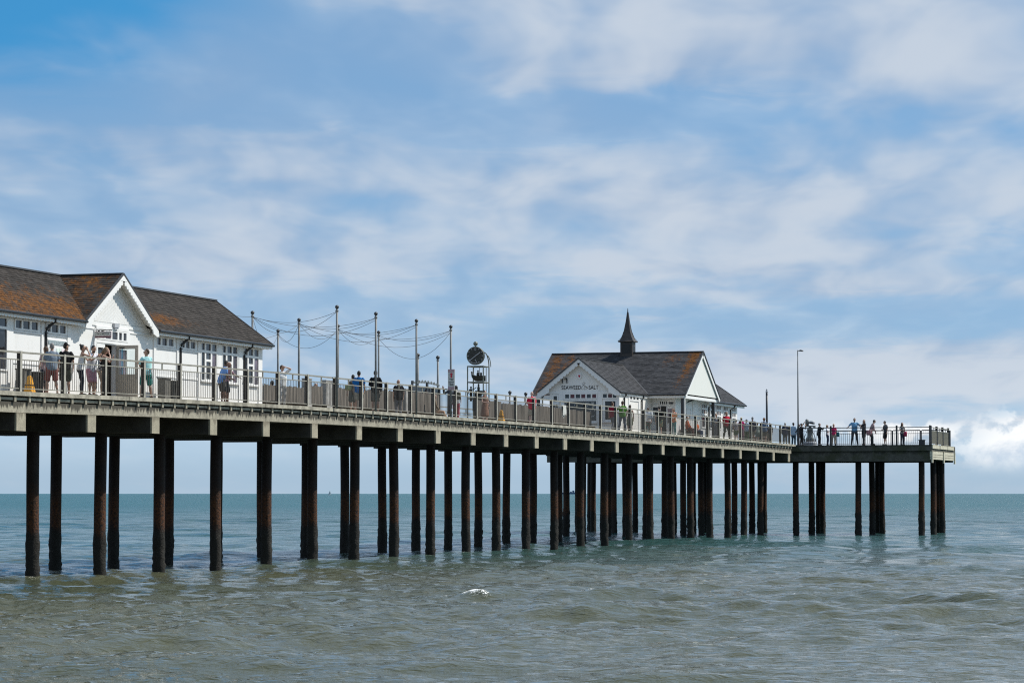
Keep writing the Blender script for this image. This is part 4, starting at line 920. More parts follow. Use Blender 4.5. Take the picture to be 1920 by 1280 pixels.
for i, sg_ in enumerate((.95, .55, .75)): cable(T(mid_[i]), T(far_[0]), sg_, cb(MN[i], 'pole at pavilion corner'))
cable(T(far_[0]), (-6.3, 24, 9.9), .5, 'thin cable from the pavilion corner pole leading behind the roof'); cable(T(mid_[0]), (-2.4, 19.6, 10.55), .15, 'short cable from the pole behind the pavilion roof to the ridge end')
for x, y, top, lb in ((-6.3, 55.87, 10.28, 'ball topped post at the left of the glass shelter'), (-6.3, 59.09, 10.30, 'ball topped post at the right of the glass shelter'), (-6.3, 71.9, 8.82, 'low ball topped post right of the yellow floor sign'),
                      (-6.3, 75.0, 8.84, 'low ball topped post just left of the bald man in red'), (-6.3, 78.4, 8.86, 'low ball topped post in front of the cafe veranda')):
    fpole(x, y, top, lb, .055, .11, 'ball topped posts on the far edge', 'ball_post', 'post')

# ------------------------------------------------------------------ water clock
Y0 = 54.5; dk = dz(Y0)
wc = thing('water_clock', (-2.55, Y0, dk), 'tall copper water clock with round dark face, boat and figure in an open frame', 'clock')
g = G()
for x in (-2.98, -2.10):
    for y in (Y0 - .05, Y0 + .9): g.sweep([(x, y, dk), (x, y, 9.56)], .035, 8)
part('frame_post', g, M_COPPER, wc)
g = G()
for z in (9.56, 8.72, 7.86):
    for y in (Y0 - .05, Y0 + .9): g.sweep([(-3.0, y, z), (-2.08, y, z)], .032, 8)
    for x in (-2.98, -2.10): g.sweep([(x, Y0 - .05, z), (x, Y0 + .9, z)], .03, 8)
part('frame_rail', g, M_COPPER, wc)
part('ladder', G().sweep([(-2.30, Y0 + .5, dk), (-2.30, Y0 + .5, 9.5)], .02, 6).sweep([(-2.12, Y0 + .5, dk), (-2.12, Y0 + .5, 9.5)], .02, 6), M_COPPER, wc)
def disc(g, c, r, t, n=28, mi=0): 
    return g.prism([(c[0] + r * math.cos(2 * math.pi * k / n), c[1], c[2] + r * math.sin(2 * math.pi * k / n)) for k in range(n)], (0, t, 0), mi)
cc_ = (-2.545, Y0 - .06, 10.12)
fc = part('clock_face', disc(G(), cc_, .47, .20), M_BRONZE, wc)
ring = [(cc_[0] + .47 * math.cos(a), cc_[1], cc_[2] + .47 * math.sin(a)) for a in np.linspace(0, 2 * math.pi, 33)]
part('rim', G().sweep(ring, .022, 6), M_COPPER, fc)
g = G()
for k in range(12):
    a = math.pi * k / 6; u = Vector((math.cos(a), 0, math.sin(a)))
    if k != 3: g.bar(Vector(cc_) + u * .37 + Vector((0, -.008, 0)), Vector(cc_) + u * .43 + Vector((0, -.008, 0)), .012, .03)
part('hour_mark', g, M_LAMPGREY, fc)
part('numeral', text_mesh('12', .11, .13, M_LAMPGREY, (cc_[0] - .055, cc_[1] - .012, cc_[2] + .29)), M_LAMPGREY, fc)
part('clock_hand', G().bar((-2.90, Y0 - .085, 9.84), (-2.28, Y0 - .085, 10.29), .014, .035).ball((-2.52, Y0 - .085, 10.12), .035, 8).ball((-2.30, Y0 - .085, 10.275), .035, 8), M_LAMPGREY, fc)
part('clock_tail', G().sweep([(cc_[0] + .40 * math.cos(a), Y0 - .085, cc_[2] + .40 * math.sin(a)) for a in np.linspace(3.7, 5.4, 12)], .014, 5).bar((-2.55, Y0 - .085, 9.93), (-2.46, Y0 - .085, 9.78), .012, .03), M_LAMPGREY, fc)
part('ball', G().ball((-2.55, Y0, 10.76), .125, 14).sweep([(-2.55, Y0, 10.56), (-2.55, Y0, 10.68)], .025, 6), M_COPPER, wc, smooth=True)
part('arched_pipe', G().sweep([(-2.10 + .0, Y0 + .1 + .8 * math.sin(a), 9.56 + .75 * math.cos(a) * .98) for a in np.linspace(0, 1.57, 10)], .03, 7).sweep([(-2.0, Y0 + .2 + .7 * math.sin(a), 9.56 + .6 * math.cos(a)) for a in np.linspace(0, 1.57, 10)], .022, 6), M_COPPER, wc)
def boat():
    g = G(); n = 9; prof = []
    for i in range(n):
        t = i / (n - 1); x = -2.90 + .78 * t; wv_ = .20 * math.sin(math.pi * min(1, .12 + t * .9)) ** .6; zt = 9.08 + (.17 * (1 - t / .28) ** 2 if t < .28 else 0); zb_ = 8.78 + .22 * max(0, 1 - t / .35) ** 2
        prof.append([(x, Y0 + .4 - wv_, zt), (x, Y0 + .4 - wv_ * .55, (zt + zb_) / 2 - .05), (x, Y0 + .4, zb_), (x, Y0 + .4 + wv_ * .55, (zt + zb_) / 2 - .05), (x, Y0 + .4 + wv_, zt)])
    vs = [p for r in prof for p in r]; fs = [(i * 5 + k, (i + 1) * 5 + k, (i + 1) * 5 + k + 1, i * 5 + k + 1) for i in range(n - 1) for k in range(4)] + [(i * 5 + 4, (i + 1) * 5 + 4, (i + 1) * 5, i * 5) for i in range(n - 1)] + [(0, 1, 2, 3, 4), tuple((n - 1) * 5 + k for k in (4, 3, 2, 1, 0))]
    return g.add(vs, fs).ball((-2.90, Y0 + .4, 9.26), .055, 8)
part('boat', boat(), M_BRONZE, wc)
part('boat_crew', G().lathe([(.07, 0), (.09, .10), (.05, .2), (.03, .22)], (-2.55, Y0 + .4, 9.06), 8).lathe([(.05, 0), (.06, .14), (.03, .2)], (-2.38, Y0 + .4, 9.06), 8).ball((-2.55, Y0 + .4, 9.33), .05, 8).sweep([(-2.47, Y0 + .4, 9.05), (-2.47, Y0 + .4, 9.5)], .015, 5), M_BRONZE, wc)
def statue(x, y, z, s):
    g = G(); g.sweep([(x - .06 * s, y, z), (x - .05 * s, y, z + .35 * s), (x - .03 * s, y, z + .55 * s)], [.05 * s, .06 * s, .07 * s], 8); g.sweep([(x + .06 * s, y, z), (x + .05 * s, y, z + .35 * s), (x + .03 * s, y, z + .55 * s)], [.05 * s, .06 * s, .07 * s], 8)
    g.sweep([(x, y, z + .5 * s), (x, y, z + .75 * s), (x, y, z + .95 * s), (x, y, z + 1.0 * s)], [.11 * s, .10 * s, .13 * s, .05 * s], 10); g.ball((x, y, z + 1.10 * s), .09 * s, 10)
    g.sweep([(x - .14 * s, y, z + .95 * s), (x - .18 * s, y - .05, z + .7 * s), (x - .1 * s, y - .1, z + .55 * s)], [.04 * s, .035 * s, .03 * s], 7); g.sweep([(x + .14 * s, y, z + .95 * s), (x + .26 * s, y, z + .98 * s), (x + .46 * s, y, z + 1.12 * s)], [.04 * s, .035 * s, .025 * s], 7); return g
part('figure', statue(-2.84, Y0 + .1, 7.72, .66), M_BRONZE, wc, smooth=True)
part('tub', G().lathe([(.14, 0), (.20, .1), (.22, .26), (.20, .26), (.12, .06)], (-2.47, Y0 + .35, 8.02), 12).lathe([(.05, 0), (.08, .2), (.05, .34), (.04, .36)], (-2.50, Y0 + .35, 8.2), 8).ball((-2.50, Y0 + .35, 8.6), .06, 8), M_BRONZE, wc)
part('machine_box', G().box(-2.72, -2.2, Y0, Y0 + .7, 7.2, 7.9).box(-2.62, -2.25, Y0 - .02, Y0 + .6, 7.92, 8.0), M_BRONZE, wc)
part('base', G().box(-3.05, -2.0, Y0 - .15, Y0 + 1.0, dk, dk + .4), M_PLANKPOST, wc)

# ------------------------------------------------------------------ arrow sign on the pole
sg2 = thing('arrow_sign', (2.53, 36.05, 7.6), 'tall white and pink sign with red up arrow fixed to a pole', 'sign')
part('board', G().box(2.37, 2.70, 36.03, 36.06, 7.59, 8.55), M_SIGNGREY, sg2)
part('band', G().box(2.372, 2.698, 36.018, 36.029, 8.42, 8.548), M_PINKSIGN, sg2); part('band', G().box(2.372, 2.698, 36.018, 36.029, 7.592, 7.74), M_PINKSIGN, sg2)
part('arrow', G().prism([(2.50, 36.028, 8.16), (2.575, 36.028, 8.16), (2.575, 36.028, 8.30), (2.625, 36.028, 8.30), (2.5375, 36.028, 8.40), (2.45, 36.028, 8.30), (2.50, 36.028, 8.30)], (0, -.008, 0)), M_RED, sg2)
g = G()
for z, x0, x1 in ((8.09, 2.44, 2.64), (8.05, 2.52, 2.62), (7.95, 2.40, 2.67), (7.90, 2.45, 2.50), (7.86, 2.45, 2.63), (7.81, 2.46, 2.64)): g.box(x0, x1, 36.02, 36.029, z, z + .018)
part('text_rule', g, M_INK, sg2)

# ------------------------------------------------------------------ bins, yellow floor signs
def bin_(x, y, label):
    z = dz(y); t = thing('litter_bin', (x, y, z), label, 'bin', 'slatted litter bins by the wall')
    for k in range(14):
        a = 2 * math.pi * k / 14; part('slat', G().bar((x + .20 * math.cos(a), y + .20 * math.sin(a), z + .06), (x + .265 * math.cos(a), y + .265 * math.sin(a), z + .74), .085, .02, up=(math.cos(a), math.sin(a), .1)), M_BIN, t)
    part('liner', G().lathe([(.17, .03), (.235, .72), (.23, .73), (.15, .05)], (x, y, z), 14), M_BLK, t); part('base', G().lathe([(.21, 0), (.21, .05), (.15, .06)], (x, y, z), 14), M_BLK, t)
    part('rim', G().lathe([(.26, .74), (.285, .76), (.27, .79), (.22, .78)], (x, y, z), 14), M_BIN, t)
bin_(.78, -1.15, 'slatted litter bin behind the yellow floor sign'); bin_(.80, 9.55, 'slatted litter bin between the mint shirt man and the downpipe')
for y, lb in ((-1.9, 'tall dark grey box left of the bin behind the yellow floor sign'), (9.05, 'tall dark grey box left of the bin under the pavilion windows')):
    solo('storage_box', G().box(.55, .85, y - .26, y + .22, dz(y), dz(y) + .83).box(.52, .88, y - .29, y + .25, dz(y) + .83, dz(y) + .87), M_BIN, (.7, y, dz(y)), lb, 'box')
def floor_sign(x, y, label):
    z = dz(y); t = thing('floor_sign', (x, y, z), label, 'floor sign', 'yellow plastic floor signs')
    vs = []
    for w_, d_, h in ((.15, .16, 0), (.14, .145, .05), (.085, .06, .46), (.07, .045, .54), (.045, .03, .57)): vs += [(x - d_, y - w_, z + h), (x + d_, y - w_, z + h), (x + d_, y + w_, z + h), (x - d_, y + w_, z + h)]
    fs = [(i * 4 + k, i * 4 + (k + 1) % 4, (i + 1) * 4 + (k + 1) % 4, (i + 1) * 4 + k) for i in range(4) for k in range(4)] + [(3, 2, 1, 0), (16, 17, 18, 19)]
    part('body', G().add(vs, fs), M_YEL, t); part('band', G().box(x - .119, x + .119, y - .117, y + .117, z + .245, z + .275), M_BLK, t)
floor_sign(1.95, -3.85, 'yellow plastic floor sign behind the railing at the left end'); floor_sign(2.02, 45.0, 'yellow plastic floor sign behind the railing right of the water clock')

# ------------------------------------------------------------------ lamp post, mast, viewing machine, shelter
lp = thing('lamp_post', (2.1, 113.9, 6.3), 'very tall thin lamp post with one curved head on the pier head', 'lamp post')
part('shaft', G().sweep([(2.1, 113.9, 6.3), (2.1, 113.9, 9.8), (2.1, 113.9, 13.27)], [.06, .05, .035], 8), M_STEEL, lp, smooth=True)
part('lamp_arm', G().sweep([(2.1, 113.9, 13.2), (2.22, 113.86, 13.24), (2.42, 113.8, 13.25)], .022, 6), M_STEEL, lp)
part('lamp_head', G().sweep([(2.18, 113.87, 13.21), (2.32, 113.83, 13.23), (2.48, 113.78, 13.20), (2.54, 113.76, 13.16)], [(.03, .05), (.06, .11), (.05, .10), (.015, .04)], 10, side=(0, 0, 1)), M_BLACKPOST, lp, smooth=True)
ms = thing('mast', (0.05, 112.7, 6.3), 'thick black mast with small pale finial behind the crowd', 'mast')
part('shaft', G().sweep([(.05, 112.7, 6.3), (.05, 112.7, 10.15)], .075, 10), M_BLACKPOST, ms, smooth=True)
part('finial', G().lathe([(.04, 0), (.10, .06), (.05, .16), (.07, .2), (.02, .28)], (.05, 112.7, 10.15), 10), M_LAMPGREY, ms)
vx, vy = 2.58, 115.8
vm = thing('viewing_machine', (vx, vy, 6.3), 'grey viewing machine with twin scopes on a bell shaped pedestal', 'telescope')
part('plinth', G().lathe([(.50, 0), (.50, .30), (.46, .33), (.36, .34)], (vx, vy, 6.3), 20), M_LAMPGREY, vm)
g = G()
for k in range(20):
    a = 2 * math.pi * k / 20; g.bar((vx + .44 * math.cos(a), vy + .44 * math.sin(a), 6.63), (vx + .42 * math.cos(a), vy + .42 * math.sin(a), 6.84), .02, .02)
part('guard_bar', g, M_BLACKPOST, vm)
part('pedestal', G().lathe([(.30, .33), (.30, .50), (.28, .60), (.22, .70), (.205, .85), (.21, 1.18), (.23, 1.2), (.23, 1.26), (.12, 1.34), (.10, 1.42)], (vx, vy, 6.3), 18), M_GREY, vm, smooth=True)
part('yoke', G().box(vx - .36, vx + .32, vy - .16, vy + .16, 7.72, 7.81).box(vx + .26, vx + .40, vy - .14, vy + .14, 7.66, 7.80), M_GREY, vm)
part('eyepiece_drum', G().sweep([(vx - .22, vy - .06, 7.82), (vx - .20, vy - .06, 8.22), (vx - .18, vy - .06, 8.28)], [.13, .13, .07], 12).box(vx - .30, vx - .10, vy - .05, vy + .1, 7.8, 8.0), M_GREY, vm, smooth=True)
for dy in (-.10, .12):
    sc1 = part('scope', G().sweep([(vx - .06, vy + dy, 8.04), (vx + .10, vy + dy, 8.05), (vx + .30, vy + dy, 8.02), (vx + .33, vy + dy, 8.02)], [.08, .12, .13, .10], 12), M_LAMPGREY, vm, smooth=True)
    part('lens', G().sweep([(vx + .02, vy + dy - .10, 8.0), (vx + .26, vy + dy - .13, 7.98)], [.05, .07], 10), M_BLK, sc1)
for s_ in (-1, 1): part('grab_rail', G().sweep([(vx + s_ * .22, vy - .1, 7.35), (vx + s_ * .34, vy - .12, 7.10), (vx + s_ * .40, vy - .12, 6.95), (vx + s_ * .42, vy - .12, 6.7), (vx + s_ * .42, vy - .12, 6.3)], .028, 7), M_BLACKPOST, vm, smooth=True)
gs = thing('glass_shelter', (-6.2, 57, 6.32), 'pale blue glass screen with arched fretwork top between two posts', 'shelter')
for y, w_ in ((54.66, .07), (57.0, .10), (57.35, .05), (59.0, .06)): part('post', G().box(-6.22, -6.22 + .09, y - w_, y + w_, 6.32, 8.85 if y < 57.2 else 8.6), M_BLACKPOST, gs)
for y0, y1 in ((54.75, 56.88), (57.42, 58.92)): part('glass_panel', G().box(-6.19, -6.18, y0, y1, 6.5, 8.55), M_TEALGLASS, gs)
g = G()
for i in range(34):
    t = i / 33; y = 54.7 + 4.3 * t; z = 8.72 + .10 * math.sin(math.pi * t); g.box(-6.2, -6.17, y - .035, y + .045, z + .02 * math.sin(i * 2.1), z + .09 + .05 * math.sin(i * 1.7))
part('fretwork', g, M_GREY, gs, kind='stuff')
part('frame_rail', G().sweep([(-6.185, 54.7 + 4.3 * t, 8.70 + .10 * math.sin(math.pi * t)) for t in np.linspace(0, 1, 12)], .014, 5), M_GREY, gs)
for x, y, lb in ((11.55, 112.45, 'black box outside the front corner of the pier head railing'), (11.6, 121.9, 'black box at the back corner of the pier head')):
    solo('black_box', G().box(x - .36, x + .02, y - .2, y + .2, 6.302, 6.62).box(x - .40, x + .05, y - .24, y + .24, 6.62, 6.66), M_BLACKPOST, (x, y, 6.3), lb, 'box')
# white jacket slung over the mid rail
g = G(); yy = 54.75; z = dz(yy)
for s_, x in ((1, 2.245), (-1, 2.30)):
    ys_ = np.linspace(-.30, .30, 9); top = z + 1.09; vs = []
    for i in range(7):
        for k, v in enumerate(ys_): vs.append((x + s_ * -.01 * math.sin(i * .9 + k * 1.3) - (.0 if s_ > 0 else -.01), yy + v * (1 + .03 * math.sin(i)), top - i * (.105 + .012 * math.sin(k * 1.7)) * (1 if s_ > 0 else .8)))
    g.add(vs, [(i * 9 + k, i * 9 + k + 1, (i + 1) * 9 + k + 1, (i + 1) * 9 + k) for i in range(6) for k in range(8)])
solo('jacket', g, cloth((.55, .55, .52)), (2.27, yy, z), 'white jacket slung over the railing in front of the shop window', 'jacket', smooth=True)
for x, y, lb in ((1.35, 84.0, 'plain wooden bench under the seated person in orange'), (1.35, 86.4, 'plain wooden bench under the seated child in orange'), (-2.75, 27.2, 'bench behind the first windbreaks with a dark haired sitter'), (-2.75, 32.2, 'bench behind the broad posts with a bald sitter')):
    z = dz(y); t = thing('bench', (x, y, z), lb, 'bench', 'plain plank benches')
    for i in range(3): part('slat', G().box(x - .22 + i * .15, x - .09 + i * .15, y - .7, y + .7, z + .41, z + .45), M_PLANK, t)
    for e in (-.55, .55): part('leg', G().box(x - .2, x + .2, y + e - .04, y + e + .04, z, z + .41), M_PLANK, t)

# ------------------------------------------------------------------ vessels on the horizon
def off(b, d): th = R(17.987); return (44.656 + d * (b * math.cos(th) - math.sin(th)), -84.64 + d * (b * math.sin(th) + math.cos(th)))
x, y = off(-.06558, 5200)
sb = thing('sailing_boat', (x, y, 0), 'tiny white sailing boat on the horizon seen between the piles', 'sailing boat')
part('hull', G().prism([(x - 3.6, y - .9, 0), (x + 3.2, y - .9, 0), (x + 4.2, y - .9, 1.1), (x - 3.9, y - .9, 1.0)], (0, 1.8, 0)), M_TRIM, sb)
part('mainsail', G().prism([(x - .2, y, 1.6), (x + 2.6, y, 1.8), (x + .4, y, 8.2), (x - .2, y, 8.4)], (0, .15, 0)), M_TRIM, sb)
part('jib', G().prism([(x - .4, y, 1.4), (x - 3.0, y, 1.5), (x - .5, y, 7.4)], (0, .12, 0)), plain('grey_sail', (.30, .36, .42), .8), sb)
part('mast', G().sweep([(x - .3, y, 1), (x - .3, y, 8.8)], .09, 6), M_LAMPGREY, sb)
x, y = off(-.0458, 2600)
fb = thing('fishing_boat', (x, y, 0), 'tiny blue fishing boat on the horizon beside a pile', 'boat')
part('hull', G().prism([(x - 1.9, y - .6, 0), (x + 1.3, y - .6, 0), (x + 2.4, y - .6, 1.15), (x - 2.0, y - .6, .8)], (0, 1.2, 0)), plain('blue_hull', (.03, .07, .16), .5), fb)
part('wheelhouse', G().box(x - .9, x + .2, y - .4, y + .4, .9, 1.9), M_LAMPGREY, fb)
part('rig', G().sweep([(x - .3, y, 1.9), (x - .3, y, 2.9)], .05, 5).sweep([(x - .3, y, 2.4), (x + 1.6, y, 1.9)], .04, 5), M_BLK, fb)
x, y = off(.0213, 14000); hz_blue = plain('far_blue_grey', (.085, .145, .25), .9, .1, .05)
th = R(17.987); ux, uy = math.cos(th), math.sin(th)
sh = thing('cargo_ship', (x, y, 0), 'distant blue grey cargo ship on the horizon under the pier', 'ship')
def along(g, a, b, z0, z1, w_=12):
    p = [(x + a * ux + s * uy, y + a * uy - s * ux) for a, s in ((a, 0), (b, 0), (b, -w_), (a, -w_))]
    return g.hexa([(*q, z0) for q in p], [(*q, z1) for q in p])
part('hull', along(G(), -46, 46, 0, 9), hz_blue, sh)
g = G()
for i in range(7): along(g, -40 + i * 11.5, -31 + i * 11.5, 9, 13.5 + 2.5 * ((i * 5) % 3))
part('container_stack', g, hz_blue, sh); part('bridge', along(along(G(), -30, -22, 9, 22), 20, 28, 9, 21), hz_blue, sh)
# ------------------------------------------------------------------ people
PEND = []          # meshes waiting for a voxel remesh, fused in one pass at the end
def blob(name, chains, mats, parent, vox, extra=None, n=10, smooth=2, label=None):
    g = G()
    for ch in chains:
        pts = [c[0] for c in ch]; rad = [c[1] for c in ch]
        p0, p1 = Vector(pts[0]), Vector(pts[-1]); d0 = (p0 - Vector(pts[1])).normalized(); d1 = (p1 - Vector(pts[-2])).normalized()
        f = lambda r, k: tuple(x * k for x in r) if hasattr(r, '__len__') else r * k
        m = lambda r: min(r) if hasattr(r, '__len__') else r
        pts = [p0 + d0 * m(rad[0]) * .45] + pts + [p1 + d1 * m(rad[-1]) * .45]; rad = [f(rad[0], .6)] + rad + [f(rad[-1], .6)]
        g.sweep(pts, rad, n, side=(1, 0, 0) if abs((p1 - p0).normalized().x) < .8 else (0, 1, 0))
    o = bpy.data.objects.new(name, g.mesh(name, mats)); col.objects.link(o); o.parent = parent
    md = o.modifiers.new('fuse', 'REMESH'); md.mode = 'VOXEL'; md.voxel_size = vox; md.use_smooth_shade = True
    ms_ = o.modifiers.new('soft', 'SMOOTH'); ms_.factor = .5; ms_.iterations = smooth
    PEND.append((o, extra, mats)); return o
def flush():
    dg = bpy.context.evaluated_depsgraph_get()
    for o, extra, mats in PEND:
        me = bpy.data.meshes.new_from_object(o.evaluated_get(dg)); me.name = o.name
        if extra:
            g = G(); co = np.empty(len(me.vertices) * 3); me.vertices.foreach_get('co', co)
            g.v = [tuple(p) for p in co.reshape(-1, 3)]; g.f = [tuple(p.vertices) for p in me.polygons]; g.m = [0] * len(g.f)
            nv = len(g.f); extra(g); me2 = g.mesh(o.name, mats, smooth=True); bpy.data.meshes.remove(me); me = me2
        old = o.data; o.modifiers.clear(); o.data = me
        if old.users == 0: bpy.data.meshes.remove(old)
    PEND.clear()
SK = {'l': (.50, .31, .23), 'm': (.42, .25, .175), 'd': (.17, .09, .06), 'p': (.56, .36, .29)}
HAIRC = {'dark': (.018, .014, .012), 'brown': (.075, .042, .024), 'auburn': (.12, .045, .022), 'blond': (.34, .24, .12), 'grey': (.22, .21, .20), 'white': (.55, .53, .50), 'black': (.010, .009, .009), 'lightbrown': (.17, .105, .055)}
ARM = {   # hand target, elbow hint (right side; x mirrored for the left) for a 1.75 m figure
    'down': ((.25, .05, .80), (.30, -.12, 1.1)), 'rail': ((.04, .36, 1.36), (.24, .20, 1.25)), 'brow': ((.07, .15, 1.665), (.42, .15, 1.50)), 'face': ((.05, .15, 1.60), (.16, .36, 1.36)),
    'front': ((.06, .26, 1.10), (.30, .02, 1.1)), 'phone': ((.10, .34, 1.55), (.28, .15, 1.2)), 'point': ((.16, .58, 1.18), (.28, .2, 1.1)), 'wide': ((.46, .24, 1.13), (.42, -.10, 1.15)),
    'hip': ((.20, .06, 1.02), (.42, -.05, 1.15)), 'bag': ((.24, .12, .86), (.30, -.1, 1.1)), 'cross': ((-.10, .24, 1.24), (.28, .14, 1.16)), 'lap': ((.10, .32, .86), (.30, .05, 1.0)), 'behind': ((.06, -.17, .98), (.34, -.15, 1.15)),
    'high': ((.16, .36, 1.78), (.32, .22, 1.5)), 'strap': ((.10, .17, 1.34), (.30, .02, 1.12))}
def person(x, y, H, turn, label, sex='m', top=None, topc=(.5, .5, .5), topat=None, bot='trousers', botc=(.05, .05, .06), botpat=None, hair='short', hairc='brown', skinc='l', arms=('down', 'down'), lean=0.0,
           stance='stand', build=1.0, hat=None, hatc=(.02, .02, .02), glasses=False, beard=False, shoes=(.03, .03, .03), look=0.0, nod=0.0, z=None, sleeve='short', sit=None, shade=None):
    s = H / 1.75; z = dz(y) + (.0 if y < 112 else 0) if z is None else z
    root = thing('person', (x, y, z), label, 'person'); root.rotation_euler = (0, 0, R(18 + turn))
    root['group'] = 'visitors on the pier'
    fem = sex == 'f'; b = build
    hipz, kz, az = .92, .50, .085
    seat = sit is not None
    if seat: hipz = .52
    dzs = hipz - .92
    la = lean; ca, sa = math.cos(la), math.sin(la)
    back = -.28 * la
    def tor(p):        # upper body point: lean forward about the hips
        px, py, pz = p[0], p[1], p[2] - .92
        return Vector((px, py * ca + pz * sa + back, hipz + pz * ca - py * sa)) * s
    def leg(p): return Vector(p) * s
    shx = .165 if fem else .19; ch = (.140 if fem else .168) * b; wa = (.118 if fem else .150) * b * (1.05 if b > 1.05 else 1); hp = (.170 if fem else .168) * (.5 + .5 * b)
    # joints
    hx = .09; st = {'stand': ((-.11, .0), (.11, .02)), 'wide': ((-.20, .03), (.20, -.02)), 'walk': ((-.09, .24), (.09, -.26)), 'cross': ((-.04, .06), (.05, -.08)), 'step': ((-.10, .10), (.12, -.16))}[stance]
    legs = []
    for sd, (fx, fy) in ((-1, st[0]), (1, st[1])):
        hip = Vector((sd * hx, back, hipz))
        if seat: knee = Vector((sd * .13, .44, .50)); ank = Vector((sd * .14, .44 + (0.22 if sit == 'out' else .0), .09)); 
        else:
            ank = Vector((fx, fy, az + (.05 if stance == 'walk' and fy < 0 else 0))); knee = hip.lerp(ank, .5) + Vector((0, .045 + (.05 if stance == 'walk' else 0), 0))
        legs.append((hip, knee, ank))
    armpts = []
    for sd, kind in ((-1, arms[0]), (1, arms[1])):
        sh = tor((sd * shx * (.96 + .04 * b), -.01, 1.435)); hd, el = ARM[kind]
        hand = Vector((hd[0] * sd, hd[1], hd[2] + dzs)) * s if kind in ('rail',) else (tor((hd[0] * sd, hd[1], hd[2])) if kind not in ('down', 'bag') else Vector((sd * abs(sh.x / s + sd * .05) if False else hd[0] * sd * (.9 + .1 * b), sh.y / s + hd[1], hd[2] + dzs)) * s)
        hint = tor((el[0] * sd, el[1], el[2])); U, F_ = .30 * s, .27 * s
        d = hand - sh; L = d.length
        if L > (U + F_) * .985: hand = sh + d.normalized() * (U + F_) * .985; d = hand - sh; L = d.length
        a = (U * U - F_ * F_ + L * L) / (2 * L); h = math.sqrt(max(1e-6, U * U - a * a)); u = d / L; hv = hint - sh; hv = hv - u * hv.dot(u)
        if hv.length < 1e-4: hv = Vector((sd, 0, -.2))
        armpts.append((sh, sh + u * a + hv.normalized() * h, hand))
    # body skin
    r = lambda v: v * s
    C = []
    C.append([(tor((0, 0, .84)), (r(hp * .86), r(.10 * b))), (tor((0, 0, .95)), (r(hp * .92), r(.105 * b))), (tor((0, .0, 1.08)), (r(wa * .93), r(.088 * b))), (tor((0, .005, 1.25)), (r(ch * .95), r(.10 * b))), (tor((0, -.005, 1.38)), (r(shx * .86), r(.088))), (tor((0, -.012, 1.455)), (r(shx * .50), r(.060)))])
    for (hip, knee, ank) in legs:
        up_ = hip + Vector((0, 0, -.02))
        C.append([(leg(up_), r(.092 * (.6 + .4 * b))), (leg(hip.lerp(knee, .45)), r(.080)), (leg(knee), r(.056)), (leg(knee.lerp(ank, .3) + Vector((0, -.014, 0))), r(.058)), (leg(ank.lerp(knee, .12)), r(.036)), (leg(ank), r(.034))])
        C.append([(leg(ank + Vector((0, -.055, -.045))), r(.033)), (leg(ank + Vector((0, .05, -.045))), r(.038)), (leg(ank + Vector((0, .15, -.058))), (r(.040), r(.022)))])
    for sh, el, hd in armpts:
        C.append([(sh.lerp(tor((0, 0, 1.42)), .2), r(.055 if not fem else .046)), (sh.lerp(el, .35), r(.046 if not fem else .038)), (el, r(.036 if not fem else .031)), (el.lerp(hd, .3), r(.037 if not fem else .031)), (hd, r(.024))])
    # head, turned and nodded about the neck
    nb_ = tor((0, -.005, 1.47)); lean_head = la * .35 + nod
    M = Matrix.Rotation(R(look), 4, 'Z') @ Matrix.Rotation(-lean_head, 4, 'X')
    def hd_(p): return nb_ + (M @ Vector((p[0], p[1], p[2]))) * s     # p relative to the neck base
    C.append([(nb_ - Vector((0, 0, .03)) * s, r(.060)), (hd_((0, .005, .05)), r(.054)), (hd_((0, .012, .10)), r(.050))])
    C.append([(hd_((0, .052, .060)), (r(.030), r(.026))), (hd_((0, .036, .085)), (r(.052), r(.056))), (hd_((0, .020, .125)), (r(.068), r(.080))), (hd_((0, .010, .170)), (r(.074), r(.094))), (hd_((0, .004, .215)), (r(.072), r(.092))), (hd_((0, -.002, .250)), (r(.058), r(.074))), (hd_((0, -.004, .270)), (r(.030), r(.04)))])
    C.append([(hd_((0, .100, .165)), r(.010)), (hd_((0, .116, .138)), r(.014))])
    for sd in (-1, 1): C.append([(hd_((sd * .074, .0, .175)), r(.014)), (hd_((sd * .078, -.006, .145)), r(.012))])
    def extra(g):
        for (sh, el, hd), sd in zip(armpts, (-1, 1)):      # hands: palm, four fingers, thumb
            d = (hd - el).normalized(); side = d.cross(Vector((0, 1, 0)))
            if side.length < .2: side = d.cross(Vector((0, 0, 1)))
            side.normalize(); nn = side.cross(d).normalized()
            if abs(d.z) > .7: side, nn = Vector((0, 1, 0)) - d * d.y, None; side.normalize(); nn = d.cross(side) * (sd)
            g.sweep([hd - d * .02 * s, hd + d * .035 * s, hd + d * .085 * s], [(r(.024), r(.018)), (r(.038), r(.016)), (r(.036), r(.013))], 8, side=tuple(side))
            for k, (o_, l_) in enumerate(((-.027, .062), (-.009, .072), (.009, .068), (.027, .054))):
                p = hd + d * .083 * s + side * o_ * s; q = p + d * l_ * .55 * s - nn * .008 * s; q2 = q + (d * .75 - nn * .66).normalized() * l_ * .5 * s
                g.sweep([p, q, q2], [r(.0095), r(.0085), r(.0065)], 5)
            p = hd + d * .02 * s - side * .030 * s; g.sweep([p, p + (d * .6 - side * .7).normalized() * .035 * s, p + (d * .9 - side * .4).normalized() * .065 * s], [r(.012), r(.010), r(.008)], 5)
        if not glasses:
            for sd in (-1, 1): g.ball(hd_((sd * .030, .098, .170)), r(.011), 6, 1)
        g.sweep([hd_((-.022, .106, .098)), hd_((0, .112, .098)), hd_((.022, .106, .098))], [r(.004), r(.007), r(.004)], 5, 2)
    mats = [skin(SK[skinc]), M_BLK, plain('lips', (.30, .11, .09), .5)]
